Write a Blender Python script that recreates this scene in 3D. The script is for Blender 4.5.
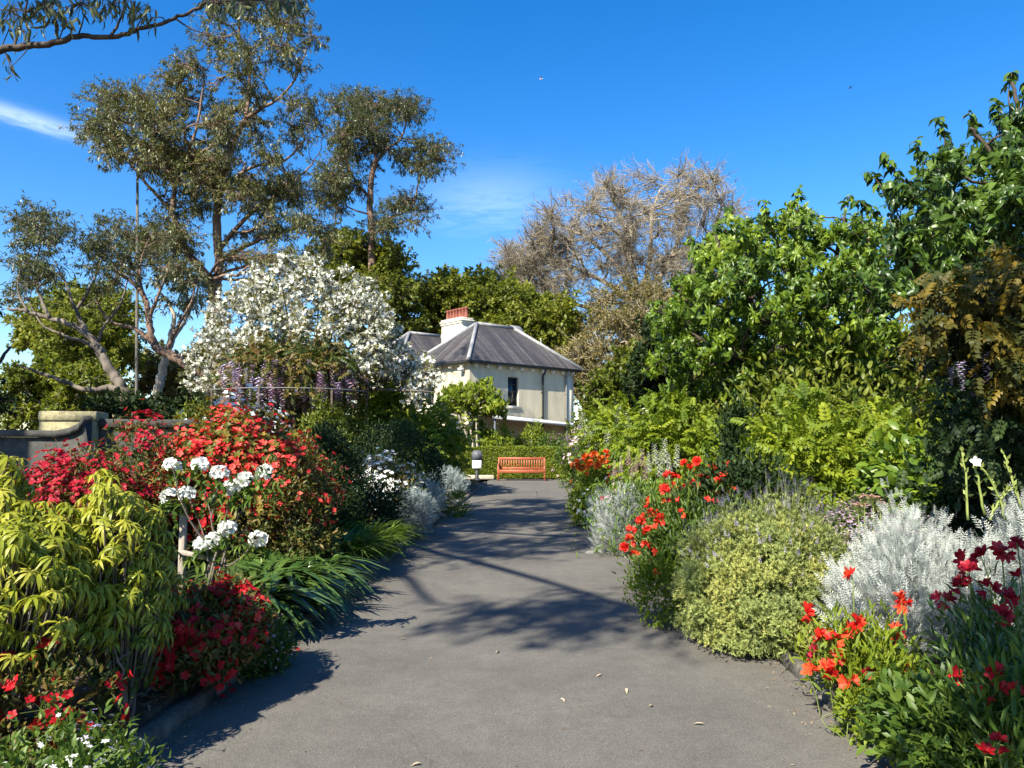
import bpy, math, random
import numpy as np
import zlib
from mathutils import Vector, Matrix

random.seed(11)
rng = np.random.default_rng(11)
scene = bpy.context.scene
for o in list(bpy.data.objects):
    bpy.data.objects.remove(o)
col = scene.collection
R = math.radians

# ------------------------------------------------------------------ camera
F = 760.0                                   # focal length in pixels of a 1024 px wide picture
PITCH, YAW = math.atan(58 / F), math.atan(28 / F)
CAM = Vector((0, 0, 1.6))
cd = bpy.data.cameras.new('camera')
cam = bpy.data.objects.new('camera', cd)
col.objects.link(cam)
cd.sensor_width = 36.0
cd.lens = 36.0 * F / 1024
cd.clip_start = 0.05
cd.clip_end = 3000
cam.location = CAM
cam.rotation_euler = (R(90) + PITCH, 0, YAW)
scene.camera = cam
CROT = Matrix.Rotation(YAW, 3, 'Z') @ Matrix.Rotation(R(90) + PITCH, 3, 'X')

# ------------------------------------------------------------------ light
SUN_EL, SUN_AZ = 42.0, (-0.50, -0.866)       # the sun stands behind the left shoulder
to_sun = Vector((SUN_AZ[0] * math.cos(R(SUN_EL)), SUN_AZ[1] * math.cos(R(SUN_EL)), math.sin(R(SUN_EL)))).normalized()
sl = bpy.data.lights.new('sun', 'SUN')
sun = bpy.data.objects.new('sun', sl)
col.objects.link(sun)
sl.energy = 5.0
sl.angle = R(0.5)
sl.color = (1.0, 0.93, 0.80)
sun.rotation_euler = to_sun.to_track_quat('Z', 'Y').to_euler()
sun.location = (-30, -40, 45)

world = bpy.data.worlds.new('World')
scene.world = world
world.use_nodes = True
wn, wl = world.node_tree.nodes, world.node_tree.links
wn.clear()
wout = wn.new('ShaderNodeOutputWorld')
wbg = wn.new('ShaderNodeBackground')
sky = wn.new('ShaderNodeTexSky')
sky.sky_type = 'NISHITA'
sky.sun_disc = False
sky.sun_elevation = R(SUN_EL)
sky.sun_rotation = math.atan2(SUN_AZ[0], SUN_AZ[1])
sky.altitude = 0
sky.air_density = 1.0
sky.dust_density = 0.3
sky.ozone_density = 2.5
wbg.inputs['Strength'].default_value = 0.085
hsv = wn.new('ShaderNodeHueSaturation')
hsv.inputs['Saturation'].default_value = 1.42
hsv.inputs['Hue'].default_value = 0.507
hsv.inputs['Value'].default_value = 1.18
wl.new(sky.outputs[0], hsv.inputs['Color'])
# wisps of high cloud, fixed directions of the sky
tc = wn.new('ShaderNodeTexCoord')


def pix_dir(px, py):
    return (CROT @ Vector(((px - 512) / F, -(py - 384) / F, -1))).normalized()


def vm(op, a, b=None):
    n = wn.new('ShaderNodeVectorMath'); n.operation = op
    wl.new(a, n.inputs[0])
    if b is not None: n.inputs[1].default_value = b
    return n


def mt(op, a, b=None, clamp=False):
    n = wn.new('ShaderNodeMath'); n.operation = op; n.use_clamp = clamp
    for i, v in enumerate((a, b)):
        if v is None: continue
        if isinstance(v, (int, float)): n.inputs[i].default_value = v
        else: wl.new(v, n.inputs[i])
    return n.outputs[0]


last = hsv.outputs[0]
for (px, py, w, h, tilt, amt, sc) in ((28, 119, 0.075, 0.008, -0.13, 0.45, 16), (492, 198, 0.085, 0.035, 0.03, 0.20, 12)):
    c = pix_dir(px, py)
    t0 = Vector((0, 0, 1)).cross(c).normalized() * -1
    b0 = t0.cross(c).normalized()
    t = (t0 * math.cos(tilt) + b0 * math.sin(tilt)); b = (b0 * math.cos(tilt) - t0 * math.sin(tilt))
    du = vm('DOT_PRODUCT', tc.outputs['Generated'], t).outputs['Value']
    dv = vm('DOT_PRODUCT', tc.outputs['Generated'], b).outputs['Value']
    dc = vm('DOT_PRODUCT', tc.outputs['Generated'], c).outputs['Value']
    cv = wn.new('ShaderNodeCombineXYZ')
    wl.new(mt('MULTIPLY', du, sc * 1.0), cv.inputs[0]); wl.new(mt('MULTIPLY', dv, sc * 5.0), cv.inputs[1])
    nz = wn.new('ShaderNodeTexNoise'); nz.inputs['Scale'].default_value = 1.4; nz.inputs['Detail'].default_value = 6
    nz.inputs['Distortion'].default_value = 1.2
    wl.new(cv.outputs[0], nz.inputs['Vector'])
    u2 = mt('POWER', mt('DIVIDE', mt('ABSOLUTE', du), w), 2.0)
    wob = mt('MULTIPLY', mt('SUBTRACT', nz.outputs[0], 0.5), h * 1.5)
    v2 = mt('POWER', mt('DIVIDE', mt('ABSOLUTE', mt('ADD', dv, wob)), h), 2.0)
    g = mt('POWER', 2.718, mt('MULTIPLY', mt('ADD', u2, v2), -1.0))
    g = mt('MULTIPLY', g, mt('MULTIPLY', nz.outputs[0], 1.8, True), True)
    g = mt('MULTIPLY', g, mt('GREATER_THAN', dc, 0.0))
    g = mt('MULTIPLY', g, amt, True)
    mx = wn.new('ShaderNodeMix'); mx.data_type = 'RGBA'
    wl.new(g, mx.inputs[0]); wl.new(last, mx.inputs[6])
    mx.inputs[7].default_value = (6.5, 7.6, 8.8, 1)
    last = mx.outputs[2]
wl.new(last, wbg.inputs['Color'])
wl.new(wbg.outputs[0], wout.inputs['Surface'])

scene.view_settings.view_transform = 'Standard'
scene.view_settings.look = 'None'
scene.view_settings.exposure = 1.3
scene.view_settings.gamma = 1.0
scene.view_settings.use_curve_mapping = False
try:
    scene.cycles.max_bounces = 6
    scene.cycles.diffuse_bounces = 3
    scene.cycles.transmission_bounces = 4
    scene.cycles.glossy_bounces = 2
except Exception:
    pass


# ------------------------------------------------------------------ placing
def at(px, py, Y):
    d = CROT @ Vector(((px - 512) / F, -(py - 384) / F, -1))
    return CAM + d * (Y / d.y)


def gz(x, y):
    """height of the ground: beds rise gently away from the path"""
    fade = 1.0 if y < 28.5 else max(0.0, 1 - (y - 28.5) / 1.0)
    if x < -2.1:
        return (0.10 + 0.10 * min(-2.1 - x, 8.0)) * fade
    if x > 1.83:
        return (0.10 + 0.06 * min(x - 1.83, 8.0)) * fade
    return -0.03 if y < 33.2 else 0.0


# ------------------------------------------------------------------ mesh building
class MB:
    def __init__(s):
        s.v, s.f, s.r, s.m, s.n = [], [], [], [], 0

    def add(s, verts, faces, rnd=0.5, mat=0):
        """verts (N,3); faces list of int arrays (M,k)"""
        verts = np.asarray(verts, float).reshape(-1, 3)
        for f in faces:
            f = np.asarray(f, int)
            if f.size:
                s.f.append(f + s.n); s.m.append(np.full(len(f), mat))
        s.v.append(verts)
        s.r.append(np.full(len(verts), rnd, float) if np.isscalar(rnd) else np.asarray(rnd, float))
        s.n += len(verts)

    def build(s, name, mats, parent=None, smooth=False):
        if not isinstance(mats, (list, tuple)): mats = [mats]
        if s.n == 0: s.add([(0, 0, 0), (0, 0, .001), (0, .001, 0)], [[[0, 1, 2]]])
        V = np.concatenate(s.v); Rn = np.concatenate(s.r)
        org = np.zeros(3)
        p = parent
        while p is not None:
            org += np.array(p.location); p = p.parent
        me = bpy.data.meshes.new(name)
        V = V - org
        tot = np.concatenate([np.full(len(f), f.shape[1]) for f in s.f])
        idx = np.concatenate([f.ravel() for f in s.f])
        st = np.concatenate([[0], np.cumsum(tot)[:-1]])
        me.vertices.add(len(V)); me.vertices.foreach_set('co', V.ravel().astype(np.float32))
        me.loops.add(len(idx)); me.loops.foreach_set('vertex_index', idx.astype(np.int32))
        me.polygons.add(len(tot))
        me.polygons.foreach_set('loop_start', st.astype(np.int32))
        me.polygons.foreach_set('loop_total', tot.astype(np.int32))
        me.polygons.foreach_set('material_index', np.concatenate(s.m).astype(np.int32))
        if smooth: me.polygons.foreach_set('use_smooth', np.ones(len(tot), bool))
        a = me.attributes.new('rnd', 'FLOAT', 'POINT')
        a.data.foreach_set('value', Rn.astype(np.float32))
        for m in mats: me.materials.append(m)
        me.update(calc_edges=True)
        o = bpy.data.objects.new(name, me)
        col.objects.link(o)
        if parent is not None: o.parent = parent
        return o

    # simple solids -----------------------------------------------------
    def box(s, c, size, ax=None, rnd=0.5, mat=0):
        """box centred at c, axes ax (3x3 rows) """
        A = np.eye(3) if ax is None else np.asarray(ax, float)
        h = np.asarray(size, float) / 2
        sg = np.array([(x, y, z) for z in (-1, 1) for y in (-1, 1) for x in (-1, 1)], float)
        V = np.asarray(c, float) + (sg * h) @ A
        s.add(V, [[(0, 2, 3, 1), (4, 5, 7, 6), (0, 1, 5, 4), (2, 6, 7, 3), (0, 4, 6, 2), (1, 3, 7, 5)]], rnd, mat)

    def bbox(s, c, size, bev=0.01, ax=None, rnd=0.5, mat=0):
        """box with bevelled vertical/long edges: octagonal prism style along the longest axis"""
        A = np.eye(3) if ax is None else np.asarray(ax, float)
        h = np.asarray(size, float) / 2
        k = int(np.argmax(h)); i, j = [q for q in range(3) if q != k]
        b = min(bev, h[i] * .45, h[j] * .45)
        prof = [(-h[i] + b, -h[j]), (h[i] - b, -h[j]), (h[i], -h[j] + b), (h[i], h[j] - b),
                (h[i] - b, h[j]), (-h[i] + b, h[j]), (-h[i], h[j] - b), (-h[i], -h[j] + b)]
        rings = []
        for (e, sc) in ((-h[k], b), (-h[k] + b, 0), (h[k] - b, 0), (h[k], b)):
            for (u, v) in prof:
                q = np.zeros(3)
                q[i] = np.sign(u) * max(abs(u) - sc, 0); q[j] = np.sign(v) * max(abs(v) - sc, 0); q[k] = e
                rings.append(q)
        V = np.asarray(c, float) + np.array(rings) @ A
        fs = []
        for r_ in range(3):
            for q in range(8):
                fs.append((r_ * 8 + q, r_ * 8 + (q + 1) % 8, r_ * 8 + 8 + (q + 1) % 8, r_ * 8 + 8 + q))
        s.add(V, [fs, [tuple(range(7, -1, -1)), tuple(range(24, 32))]], rnd, mat)

    def tube(s, pts, rad, n=6, rnd=0.5, mat=0, cap=True):
        P = np.asarray([tuple(p) for p in pts], float)
        rad = np.full(len(P), rad, float) if np.isscalar(rad) else np.asarray(rad, float)
        T = np.gradient(P, axis=0)
        T /= np.linalg.norm(T, axis=1)[:, None] + 1e-9
        ref = np.array([0, 0, 1.0]) if abs(T[0][2]) < .9 else np.array([1.0, 0, 0])
        X = np.cross(T[0], ref); X /= np.linalg.norm(X)
        V = []
        ang = np.arange(n) * 2 * math.pi / n
        for i in range(len(P)):
            X = X - T[i] * X.dot(T[i]); X /= np.linalg.norm(X) + 1e-9
            Yv = np.cross(T[i], X)
            V.append(P[i] + rad[i] * (np.cos(ang)[:, None] * X + np.sin(ang)[:, None] * Yv))
        V = np.concatenate(V)
        a = np.arange(n); b = (a + 1) % n
        fs = np.concatenate([np.stack([i * n + a, i * n + b, (i + 1) * n + b, (i + 1) * n + a], 1) for i in range(len(P) - 1)])
        faces = [fs]
        if cap: faces.append([list(range(n))[::-1], list((len(P) - 1) * n + a)])
        s.add(V, faces, rnd, mat)

    def lathe(s, c, prof, n=16, rnd=0.5, mat=0):
        ang = np.arange(n) * 2 * math.pi / n
        V = np.concatenate([np.stack([c[0] + r * np.cos(ang), c[1] + r * np.sin(ang), np.full(n, c[2] + z)], 1) for r, z in prof])
        a = np.arange(n); b = (a + 1) % n
        fs = np.concatenate([np.stack([i * n + a, i * n + b, (i + 1) * n + b, (i + 1) * n + a], 1) for i in range(len(prof) - 1)])
        s.add(V, [fs, [list(range(n))[::-1], list((len(prof) - 1) * n + a)]], rnd, mat)

    def sticks(s, A, B, ra, rb, rnd=0.5, mat=0):
        """many thin three-sided tapered sticks"""
        A = np.asarray(A, float); B = np.asarray(B, float); N = len(A)
        if N == 0: return
        D = B - A; D /= np.linalg.norm(D, axis=1)[:, None] + 1e-9
        X = np.cross(D, rng.normal(size=(N, 3))); X /= np.linalg.norm(X, axis=1)[:, None] + 1e-9
        Yv = np.cross(D, X)
        ra = np.broadcast_to(np.asarray(ra, float), (N,)); rb = np.broadcast_to(np.asarray(rb, float), (N,))
        V = np.zeros((N, 6, 3))
        for k in range(3):
            a = k * 2 * math.pi / 3
            o = math.cos(a) * X + math.sin(a) * Yv
            V[:, k] = A + o * ra[:, None]; V[:, 3 + k] = B + o * rb[:, None]
        b = (np.arange(N) * 6)[:, None]
        f = np.concatenate([b + np.array([[0, 1, 4, 3]]), b + np.array([[1, 2, 5, 4]]), b + np.array([[2, 0, 3, 5]])])
        s.add(V.reshape(-1, 3), [f], rnd if np.isscalar(rnd) else np.repeat(rnd, 6), mat)

    def scatter(s, tpl, pos, along, nrm, L, W=None, rnd=None, mat=0):
        tv, tf = tpl
        pos = np.asarray(pos, float); N = len(pos)
        if N == 0: return
        along = unit(np.asarray(along, float)); nrm = np.broadcast_to(np.asarray(nrm, float), (N, 3))
        X = unit(np.cross(along, nrm) + 1e-6)
        Z = np.cross(X, along)
        L = np.broadcast_to(np.asarray(L, float), (N,)); W = L if W is None else np.broadcast_to(np.asarray(W, float), (N,))
        k = len(tv)
        V = (pos[:, None, :] + tv[None, :, 0, None] * W[:, None, None] * X[:, None, :]
             + tv[None, :, 1, None] * L[:, None, None] * along[:, None, :]
             + tv[None, :, 2, None] * L[:, None, None] * Z[:, None, :])
        off = (np.arange(N) * k)[:, None, None]
        faces = [(np.asarray(f)[None] + off).reshape(-1, np.asarray(f).shape[1]) for f in tf]
        rnd = rng.random(N) if rnd is None else rnd
        rr = np.repeat(rnd, k)
        if k > 12: rr = np.clip(rr + rng.normal(size=len(rr)) * 0.0, 0, 1)
        s.add(V.reshape(-1, 3), faces, rr, mat)


def unit(a):
    return a / (np.linalg.norm(a, axis=-1, keepdims=True) + 1e-9)


def empty(name, loc):
    o = bpy.data.objects.new(name, None)
    o.empty_display_size = 0.2
    col.objects.link(o)
    o.location = loc
    return o


def tag(o, label=None, cat=None, group=None, kind=None):
    if label: o['label'] = label
    if cat: o['category'] = cat
    if group: o['group'] = group
    if kind: o['kind'] = kind
    return o


def reseed(key):
    global rng
    k = zlib.crc32(key.encode()); rng = np.random.default_rng(k); random.seed(k)


def thing(name, label, cat, loc, group=None):
    reseed(label)
    return tag(empty(name, loc), label, cat, group)


# ------------------------------------------------------------------ leaf and flower templates: x across, y along, z up
def T(v, *f): return (np.array(v, float), [np.array(q, int) for q in f])


def join(parts):
    """parts: list of (template, 3x3 matrix rows, offset) -> one template"""
    V, F3, F4, n = [], [], [], 0
    for (tv, tf), A, o in parts:
        V.append(tv @ np.asarray(A, float) + np.asarray(o, float))
        for f in tf:
            (F3 if f.shape[1] == 3 else F4).append(f + n)
        n += len(tv)
    fs = []
    if F3: fs.append(np.concatenate(F3))
    if F4: fs.append(np.concatenate(F4))
    return (np.concatenate(V), fs)


def rotY(a):
    c, s_ = math.cos(a), math.sin(a)
    return np.array([[c, 0, s_], [0, 1, 0], [-s_, 0, c]])


def frame(d, up, L=1.0, W=1.0):
    d = np.asarray(d, float); d /= np.linalg.norm(d)
    x = np.cross(d, up); x /= np.linalg.norm(x) + 1e-9
    z = np.cross(x, d)
    return np.array([x * W, d * L, z * L])


DIAMOND = T([(0, 0, 0), (.5, .42, .07), (0, 1, -.06), (-.5, .42, .07)], [(0, 1, 2, 3)])
LEAF = T([(0, 0, 0), (.42, .28, .05), (0, .33, -.01), (-.42, .28, .05), (.40, .62, .01), (0, .66, -.06), (-.40, .62, .01), (0, 1, -.22)],
         [(0, 1, 2), (0, 2, 3), (5, 4, 7), (5, 7, 6)], [(2, 1, 4, 5), (2, 5, 6, 3)])
DROOP = T([(0, 0, 0), (.40, .24, .07), (0, .28, .05), (-.40, .24, .07), (.5, .55, -.02), (0, .58, -.06), (-.5, .55, -.02), (0, .88, -.42)],
          [(0, 1, 2), (0, 2, 3), (5, 4, 7), (5, 7, 6)], [(2, 1, 4, 5), (2, 5, 6, 3)])


def strap(n=6, arch=0.5, tip=0.1):
    V, fs = [], []
    for i in range(n + 1):
        t = i / n
        w = .5 * (1 - t ** 3 * (1 - tip)) * (0.6 + 0.8 * min(t * 3, 1) * .5)
        a = arch * t * 1.9
        y = t * math.cos(a * .75); z = -t * math.sin(a * .75) * t
        V += [(-w, y, z + .02), (0, y, z), (w, y, z + .02)]
    for i in range(n):
        b = i * 3
        fs += [(b, b + 1, b + 4, b + 3), (b + 1, b + 2, b + 5, b + 4)]
    return T(V, fs)


STRAP = strap(6, 0.75)
BLADE = strap(4, 0.55, 0.05)
up = (0, 0, 1)


def whorl(n, tilt, leaf, L=1.0, W=.26, seed=0):
    r = random.Random(seed)
    ps = []
    for i in range(n):
        a = i * 2.399 + r.uniform(-.3, .3)
        tl = tilt + r.uniform(-.3, .3)
        d = (math.cos(a) * math.cos(tl), math.sin(tl), math.sin(a) * math.cos(tl))
        ps.append((leaf, frame(d, (0, 1, 0), L * r.uniform(.75, 1.1), W), (0, -.06 * i / n, 0)))
    return join(ps)


WHORL = [whorl(11, -0.35, DROOP, 1, .155, 1), whorl(12, -.15, DROOP, 1, .15, 2), whorl(10, -.55, DROOP, 1, .165, 3)]
ROSETTE = [whorl(6, -.05, DROOP, 1, .42, 4), whorl(5, -.3, DROOP, 1, .42, 5), whorl(7, .15, LEAF, 1, .40, 6)]
TUFT = whorl(6, .5, DIAMOND, 1, .5, 7)
TUFTN = whorl(7, .8, DIAMOND, 1, .20, 8)


def pinnate(k, Lf=.36, Wf=.15, leaf=DIAMOND, arch=.25):
    ps = []
    for i in range(k):
        t = .25 + .65 * i / (k - 1)
        for sg in (-1, 1):
            ps.append((leaf, frame((sg * 1.0, .55, -.18), (0, 0, 1), Lf * (1.1 - .35 * t), Wf), (0, t, -arch * t * t)))
    ps.append((leaf, frame((0, 1, -.5), (0, 0, 1), Lf, Wf), (0, .92, -arch * .85)))
    ps.append((T([(-.012, 0, 0), (.012, 0, 0), (.008, .95, -arch * .9), (-.008, .95, -arch * .9)], [(0, 1, 2, 3)]), np.eye(3), (0, 0, .004)))
    return join(ps)


PINNATE = pinnate(4, .46, .21, DROOP, .4)
FERNY = pinnate(5, .30, .055, DIAMOND, .1)          # cut silver leaf
PETAL = T([(0, 0, 0), (.32, .45, .06), (.30, .8, -.02), (0, 1, -.12), (-.30, .8, -.02), (-.32, .45, .06)], [(0, 1, 2, 5)], [(5, 2, 3, 4)])


def flower(n, tilt, W=.62, seed=0):
    ps = []
    r = random.Random(seed)
    for i in range(n):
        a = i * 2 * math.pi / n + r.uniform(-.12, .12)
        tl = tilt + r.uniform(-.15, .15)
        ps.append((PETAL, frame((math.cos(a) * math.cos(tl), math.sin(tl), math.sin(a) * math.cos(tl)), (0, 1, 0), .6, W), (0, 0, 0)))
    return join(ps)


AZALEA = flower(5, .5, .62, 1)
TRUMPET = flower(6, .85, .42, 2)
DAISY = flower(6, .2, .40, 3)


def truss(n, seed):
    """a ball of open flowers"""
    r = random.Random(seed); ps = []
    for i in range(n):
        z = .95 - 1.15 * i / n; a = i * 2.399
        q = math.sqrt(max(0, 1 - z * z))
        d = (math.cos(a) * q, z, math.sin(a) * q)
        ps.append((AZALEA, frame(d, (.2, .3, 1), .62, .62), np.array(d) * .32))
    return join(ps)


TRUSS = [truss(9, 1), truss(7, 2)]


def raceme(n, seed):
    r = random.Random(seed); ps = []
    for i in range(n):
        t = i / n; a = i * 2.399
        w = .16 * (1 - t) ** .6 + .02
        d = (math.cos(a), .35, math.sin(a))
        ps.append((DIAMOND, frame(d, (0, 1, .1), .13 * (1.1 - .6 * t), .12 * (1.1 - .6 * t)), (math.cos(a) * w * .4, t, math.sin(a) * w * .4)))
    return join(ps)


RACEME = raceme(34, 3)
SPIKE = raceme(14, 5)


# ------------------------------------------------------------------ materials
MATS = {}


def newmat(name):
    m = bpy.data.materials.new(name); m.use_nodes = True
    n, l = m.node_tree.nodes, m.node_tree.links
    n.clear()
    out = n.new('ShaderNodeOutputMaterial')
    return m, n, l, out


def ramp(n, l, fac, cols):
    r = n.new('ShaderNodeValToRGB')
    e = r.color_ramp.elements
    while len(e) < len(cols): e.new(.5)
    for i, (p, c) in enumerate(cols):
        e[i].position = p; e[i].color = (*c, 1)
    l.new(fac, r.inputs[0])
    return r.outputs[0]


def foliage(name, cols, trans=.35, rough=.5, spec=.25, tint=(1.15, 1.1, .55)):
    m, n, l, out = newmat(name)
    a = n.new('ShaderNodeAttribute'); a.attribute_name = 'rnd'
    k = len(cols)
    c = ramp(n, l, a.outputs['Fac'], [(i / max(1, k - 1), q) for i, q in enumerate(cols)])
    p = n.new('ShaderNodeBsdfPrincipled')
    l.new(c, p.inputs['Base Color'])
    p.inputs['Roughness'].default_value = rough
    p.inputs['Specular IOR Level'].default_value = spec
    t = n.new('ShaderNodeBsdfTranslucent')
    mm = n.new('ShaderNodeMix'); mm.data_type = 'RGBA'; mm.blend_type = 'MULTIPLY'; mm.inputs[0].default_value = 1
    l.new(c, mm.inputs[6]); mm.inputs[7].default_value = (*tint, 1)
    l.new(mm.outputs[2], t.inputs['Color'])
    mix = n.new('ShaderNodeMixShader'); mix.inputs[0].default_value = trans
    l.new(p.outputs[0], mix.inputs[1]); l.new(t.outputs[0], mix.inputs[2])
    l.new(mix.outputs[0], out.inputs['Surface'])
    return m


def solid(name, c1, c2=None, scale=6.0, rough=.7, bump=.0, bscale=None, metal=0, spec=.3, stretch=None, detail=6, lo=.35, hi=.65):
    m, n, l, out = newmat(name)
    p = n.new('ShaderNodeBsdfPrincipled')
    p.inputs['Roughness'].default_value = rough; p.inputs['Metallic'].default_value = metal
    p.inputs['Specular IOR Level'].default_value = spec
    l.new(p.outputs[0], out.inputs['Surface'])
    g = n.new('ShaderNodeTexCoord')
    vec = g.outputs['Object']
    if stretch:
        mp = n.new('ShaderNodeMapping'); mp.inputs['Scale'].default_value = stretch
        l.new(vec, mp.inputs[0]); vec = mp.outputs[0]
    nz = n.new('ShaderNodeTexNoise'); nz.inputs['Scale'].default_value = scale; nz.inputs['Detail'].default_value = detail
    nz.inputs['Roughness'].default_value = .65
    l.new(vec, nz.inputs['Vector'])
    if c2 is None: p.inputs['Base Color'].default_value = (*c1, 1)
    else: l.new(ramp(n, l, nz.outputs[0], [(lo, c1), (hi, c2)]), p.inputs['Base Color'])
    if bump:
        nb = n.new('ShaderNodeTexNoise'); nb.inputs['Scale'].default_value = bscale or scale * 3; nb.inputs['Detail'].default_value = 5
        l.new(vec, nb.inputs['Vector'])
        b = n.new('ShaderNodeBump'); b.inputs['Strength'].default_value = bump; b.inputs['Distance'].default_value = .02
        l.new(nb.outputs[0], b.inputs['Height']); l.new(b.outputs[0], p.inputs['Normal'])
    return m


M = MATS
M['gum_leaf'] = foliage('gum_leaf', [(.05, .066, .024), (.10, .12, .042), (.17, .175, .065), (.26, .24, .105)], .25, .42, .45)
M['gum_dark'] = foliage('gum_dark', [(.042, .06, .022), (.085, .105, .038), (.155, .16, .065)], .25, .42, .5)
M['ever_leaf'] = foliage('evergreen_leaf', [(.055, .085, .012), (.13, .165, .018), (.24, .25, .026)], .38, .45, .35)
M['far_leaf'] = foliage('far_evergreen_leaf', [(.08, .11, .02), (.17, .20, .03), (.30, .31, .05)], .4, .5, .25)
M['olive_leaf'] = foliage('olive_leaf', [(.075, .085, .022), (.15, .15, .045), (.24, .21, .08)], .3, .5, .3)
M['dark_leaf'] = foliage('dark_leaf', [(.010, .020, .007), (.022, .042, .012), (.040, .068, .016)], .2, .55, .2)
M['big_leaf'] = foliage('broad_leaf', [(.035, .075, .012), (.08, .145, .014), (.15, .23, .018), (.24, .32, .028)], .35, .38, .4)
M['big_dark'] = foliage('broad_dark_leaf', [(.018, .042, .012), (.040, .080, .014), (.085, .15, .018), (.14, .22, .03)], .32, .36, .4)
M['lime_leaf'] = foliage('lime_leaf', [(.08, .13, .012), (.17, .23, .016), (.27, .31, .025)], .4, .5, .25)
M['wist_leaf'] = foliage('wisteria_leaf', [(.07, .12, .012), (.17, .23, .016), (.30, .34, .022)], .4, .5, .25)
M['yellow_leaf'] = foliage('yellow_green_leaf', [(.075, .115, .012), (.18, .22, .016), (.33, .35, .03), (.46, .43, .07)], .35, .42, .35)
M['bronze_leaf'] = foliage('bronze_leaf', [(.03, .045, .012), (.065, .065, .012), (.17, .12, .015), (.28, .19, .028)], .35, .5, .25)
M['azalea_leaf'] = foliage('azalea_leaf', [(.025, .05, .012), (.06, .09, .016), (.15, .12, .03), (.20, .10, .03)], .3, .45, .3)
M['azalea_gold'] = foliage('azalea_gold_leaf', [(.07, .09, .015), (.18, .16, .025), (.32, .22, .04)], .35, .45, .3)
M['strap_leaf'] = foliage('strap_leaf', [(.03, .07, .014), (.07, .13, .025), (.12, .19, .04)], .22, .32, .5)
M['grass_leaf'] = foliage('grassy_leaf', [(.05, .10, .016), (.11, .19, .026), (.20, .28, .045)], .3, .35, .45)
M['herb_leaf'] = foliage('herb_leaf', [(.035, .075, .012), (.075, .13, .018), (.15, .21, .03)], .35, .45, .3)
M['hedge_leaf'] = foliage('hedge_leaf', [(.10, .14, .014), (.17, .22, .02), (.26, .30, .03)], .3, .5, .25)
M['silver_leaf'] = foliage('silver_leaf', [(.28, .31, .28), (.42, .45, .41), (.56, .58, .53)], .12, .8, .1, (1, 1, .9))
M['silver_green'] = foliage('silver_green_leaf', [(.20, .26, .24), (.32, .38, .36), (.45, .5, .48)], .15, .7, .15, (1, 1, .9))
M['lav_leaf'] = foliage('lavender_leaf', [(.21, .26, .095), (.28, .33, .11), (.34, .38, .115), (.42, .41, .115)], .25, .6, .2)
M['white_petal'] = foliage('white_petal', [(.72, .72, .66), (.82, .82, .77)], .3, .6, .15, (1, 1, .95))
M['cream_petal'] = foliage('cream_petal', [(.66, .68, .55), (.80, .80, .72), (.84, .84, .79)], .3, .6, .15, (1, 1, .9))
M['red_petal'] = foliage('red_petal', [(.34, .006, .012), (.52, .012, .020), (.62, .03, .032)], .3, .5, .25, (1.1, .6, .6))
M['crimson_petal'] = foliage('crimson_petal', [(.20, .005, .014), (.35, .010, .024), (.47, .025, .040)], .3, .5, .25, (1.1, .6, .7))
M['scarlet_petal'] = foliage('scarlet_petal', [(.55, .015, .012), (.68, .03, .02), (.76, .10, .03)], .3, .5, .25, (1.1, .7, .6))
M['coral_petal'] = foliage('coral_petal', [(.58, .02, .025), (.68, .045, .04), (.74, .09, .065), (.75, .16, .10)], .3, .5, .25, (1.1, .7, .6))
M['orange_petal'] = foliage('orange_petal', [(.62, .06, .012), (.75, .12, .02), (.80, .2, .03)], .3, .5, .25, (1.1, .8, .6))
M['lilac_petal'] = foliage('lilac_petal', [(.34, .27, .48), (.50, .42, .62), (.64, .57, .72)], .3, .6, .15, (1, .95, 1.05))
M['mauve_petal'] = foliage('mauve_petal', [(.40, .24, .40), (.54, .36, .51), (.64, .50, .59)], .3, .6, .15, (1, .95, 1.0))
M['pink_petal'] = foliage('pink_petal', [(.55, .30, .38), (.68, .46, .50), (.72, .60, .60)], .3, .6, .15, (1, .95, .95))
M['dusty_pink'] = foliage('dusty_pink_petal', [(.36, .17, .14), (.48, .26, .21), (.52, .36, .28)], .2, .7, .1, (1, .9, .9))
M['litter'] = foliage('dry_leaf', [(.12, .07, .035), (.26, .16, .08), (.42, .32, .2)], .15, .6, .2, (1, .9, .6))
M['tan_leaf'] = foliage('tan_leaf', [(.13, .11, .04), (.22, .19, .075), (.32, .27, .12)], .3, .6, .2)
M['twig_haze'] = foliage('pale_twig', [(.20, .17, .125), (.30, .265, .195), (.42, .375, .28)], .1, .8, .1, (1, 1, 1))
M['bark_gum'] = solid('gum_bark', (.075, .05, .036), (.26, .17, .12), 3, .8, .5, 14, stretch=(1, 1, .25))
M['bark_grey'] = solid('grey_bark', (.055, .045, .036), (.20, .17, .135), 3, .85, .5, 14, stretch=(1, 1, .3))
M['bark_pale'] = solid('pale_bark', (.26, .22, .16), (.50, .44, .34), 2, .8, .3, 10)
M['bark_tan'] = solid('tan_bark', (.17, .14, .10), (.38, .32, .235), 2, .85, .3, 10)
M['bark_dark'] = solid('dark_bark', (.035, .026, .02), (.10, .075, .055), 4, .85, .5, 16)
M['stem'] = solid('green_stem', (.10, .14, .03), (.17, .2, .06), 12, .6)
M['stem_pale'] = solid('pale_stem', (.17, .22, .05), (.26, .30, .08), 12, .6)


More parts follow.
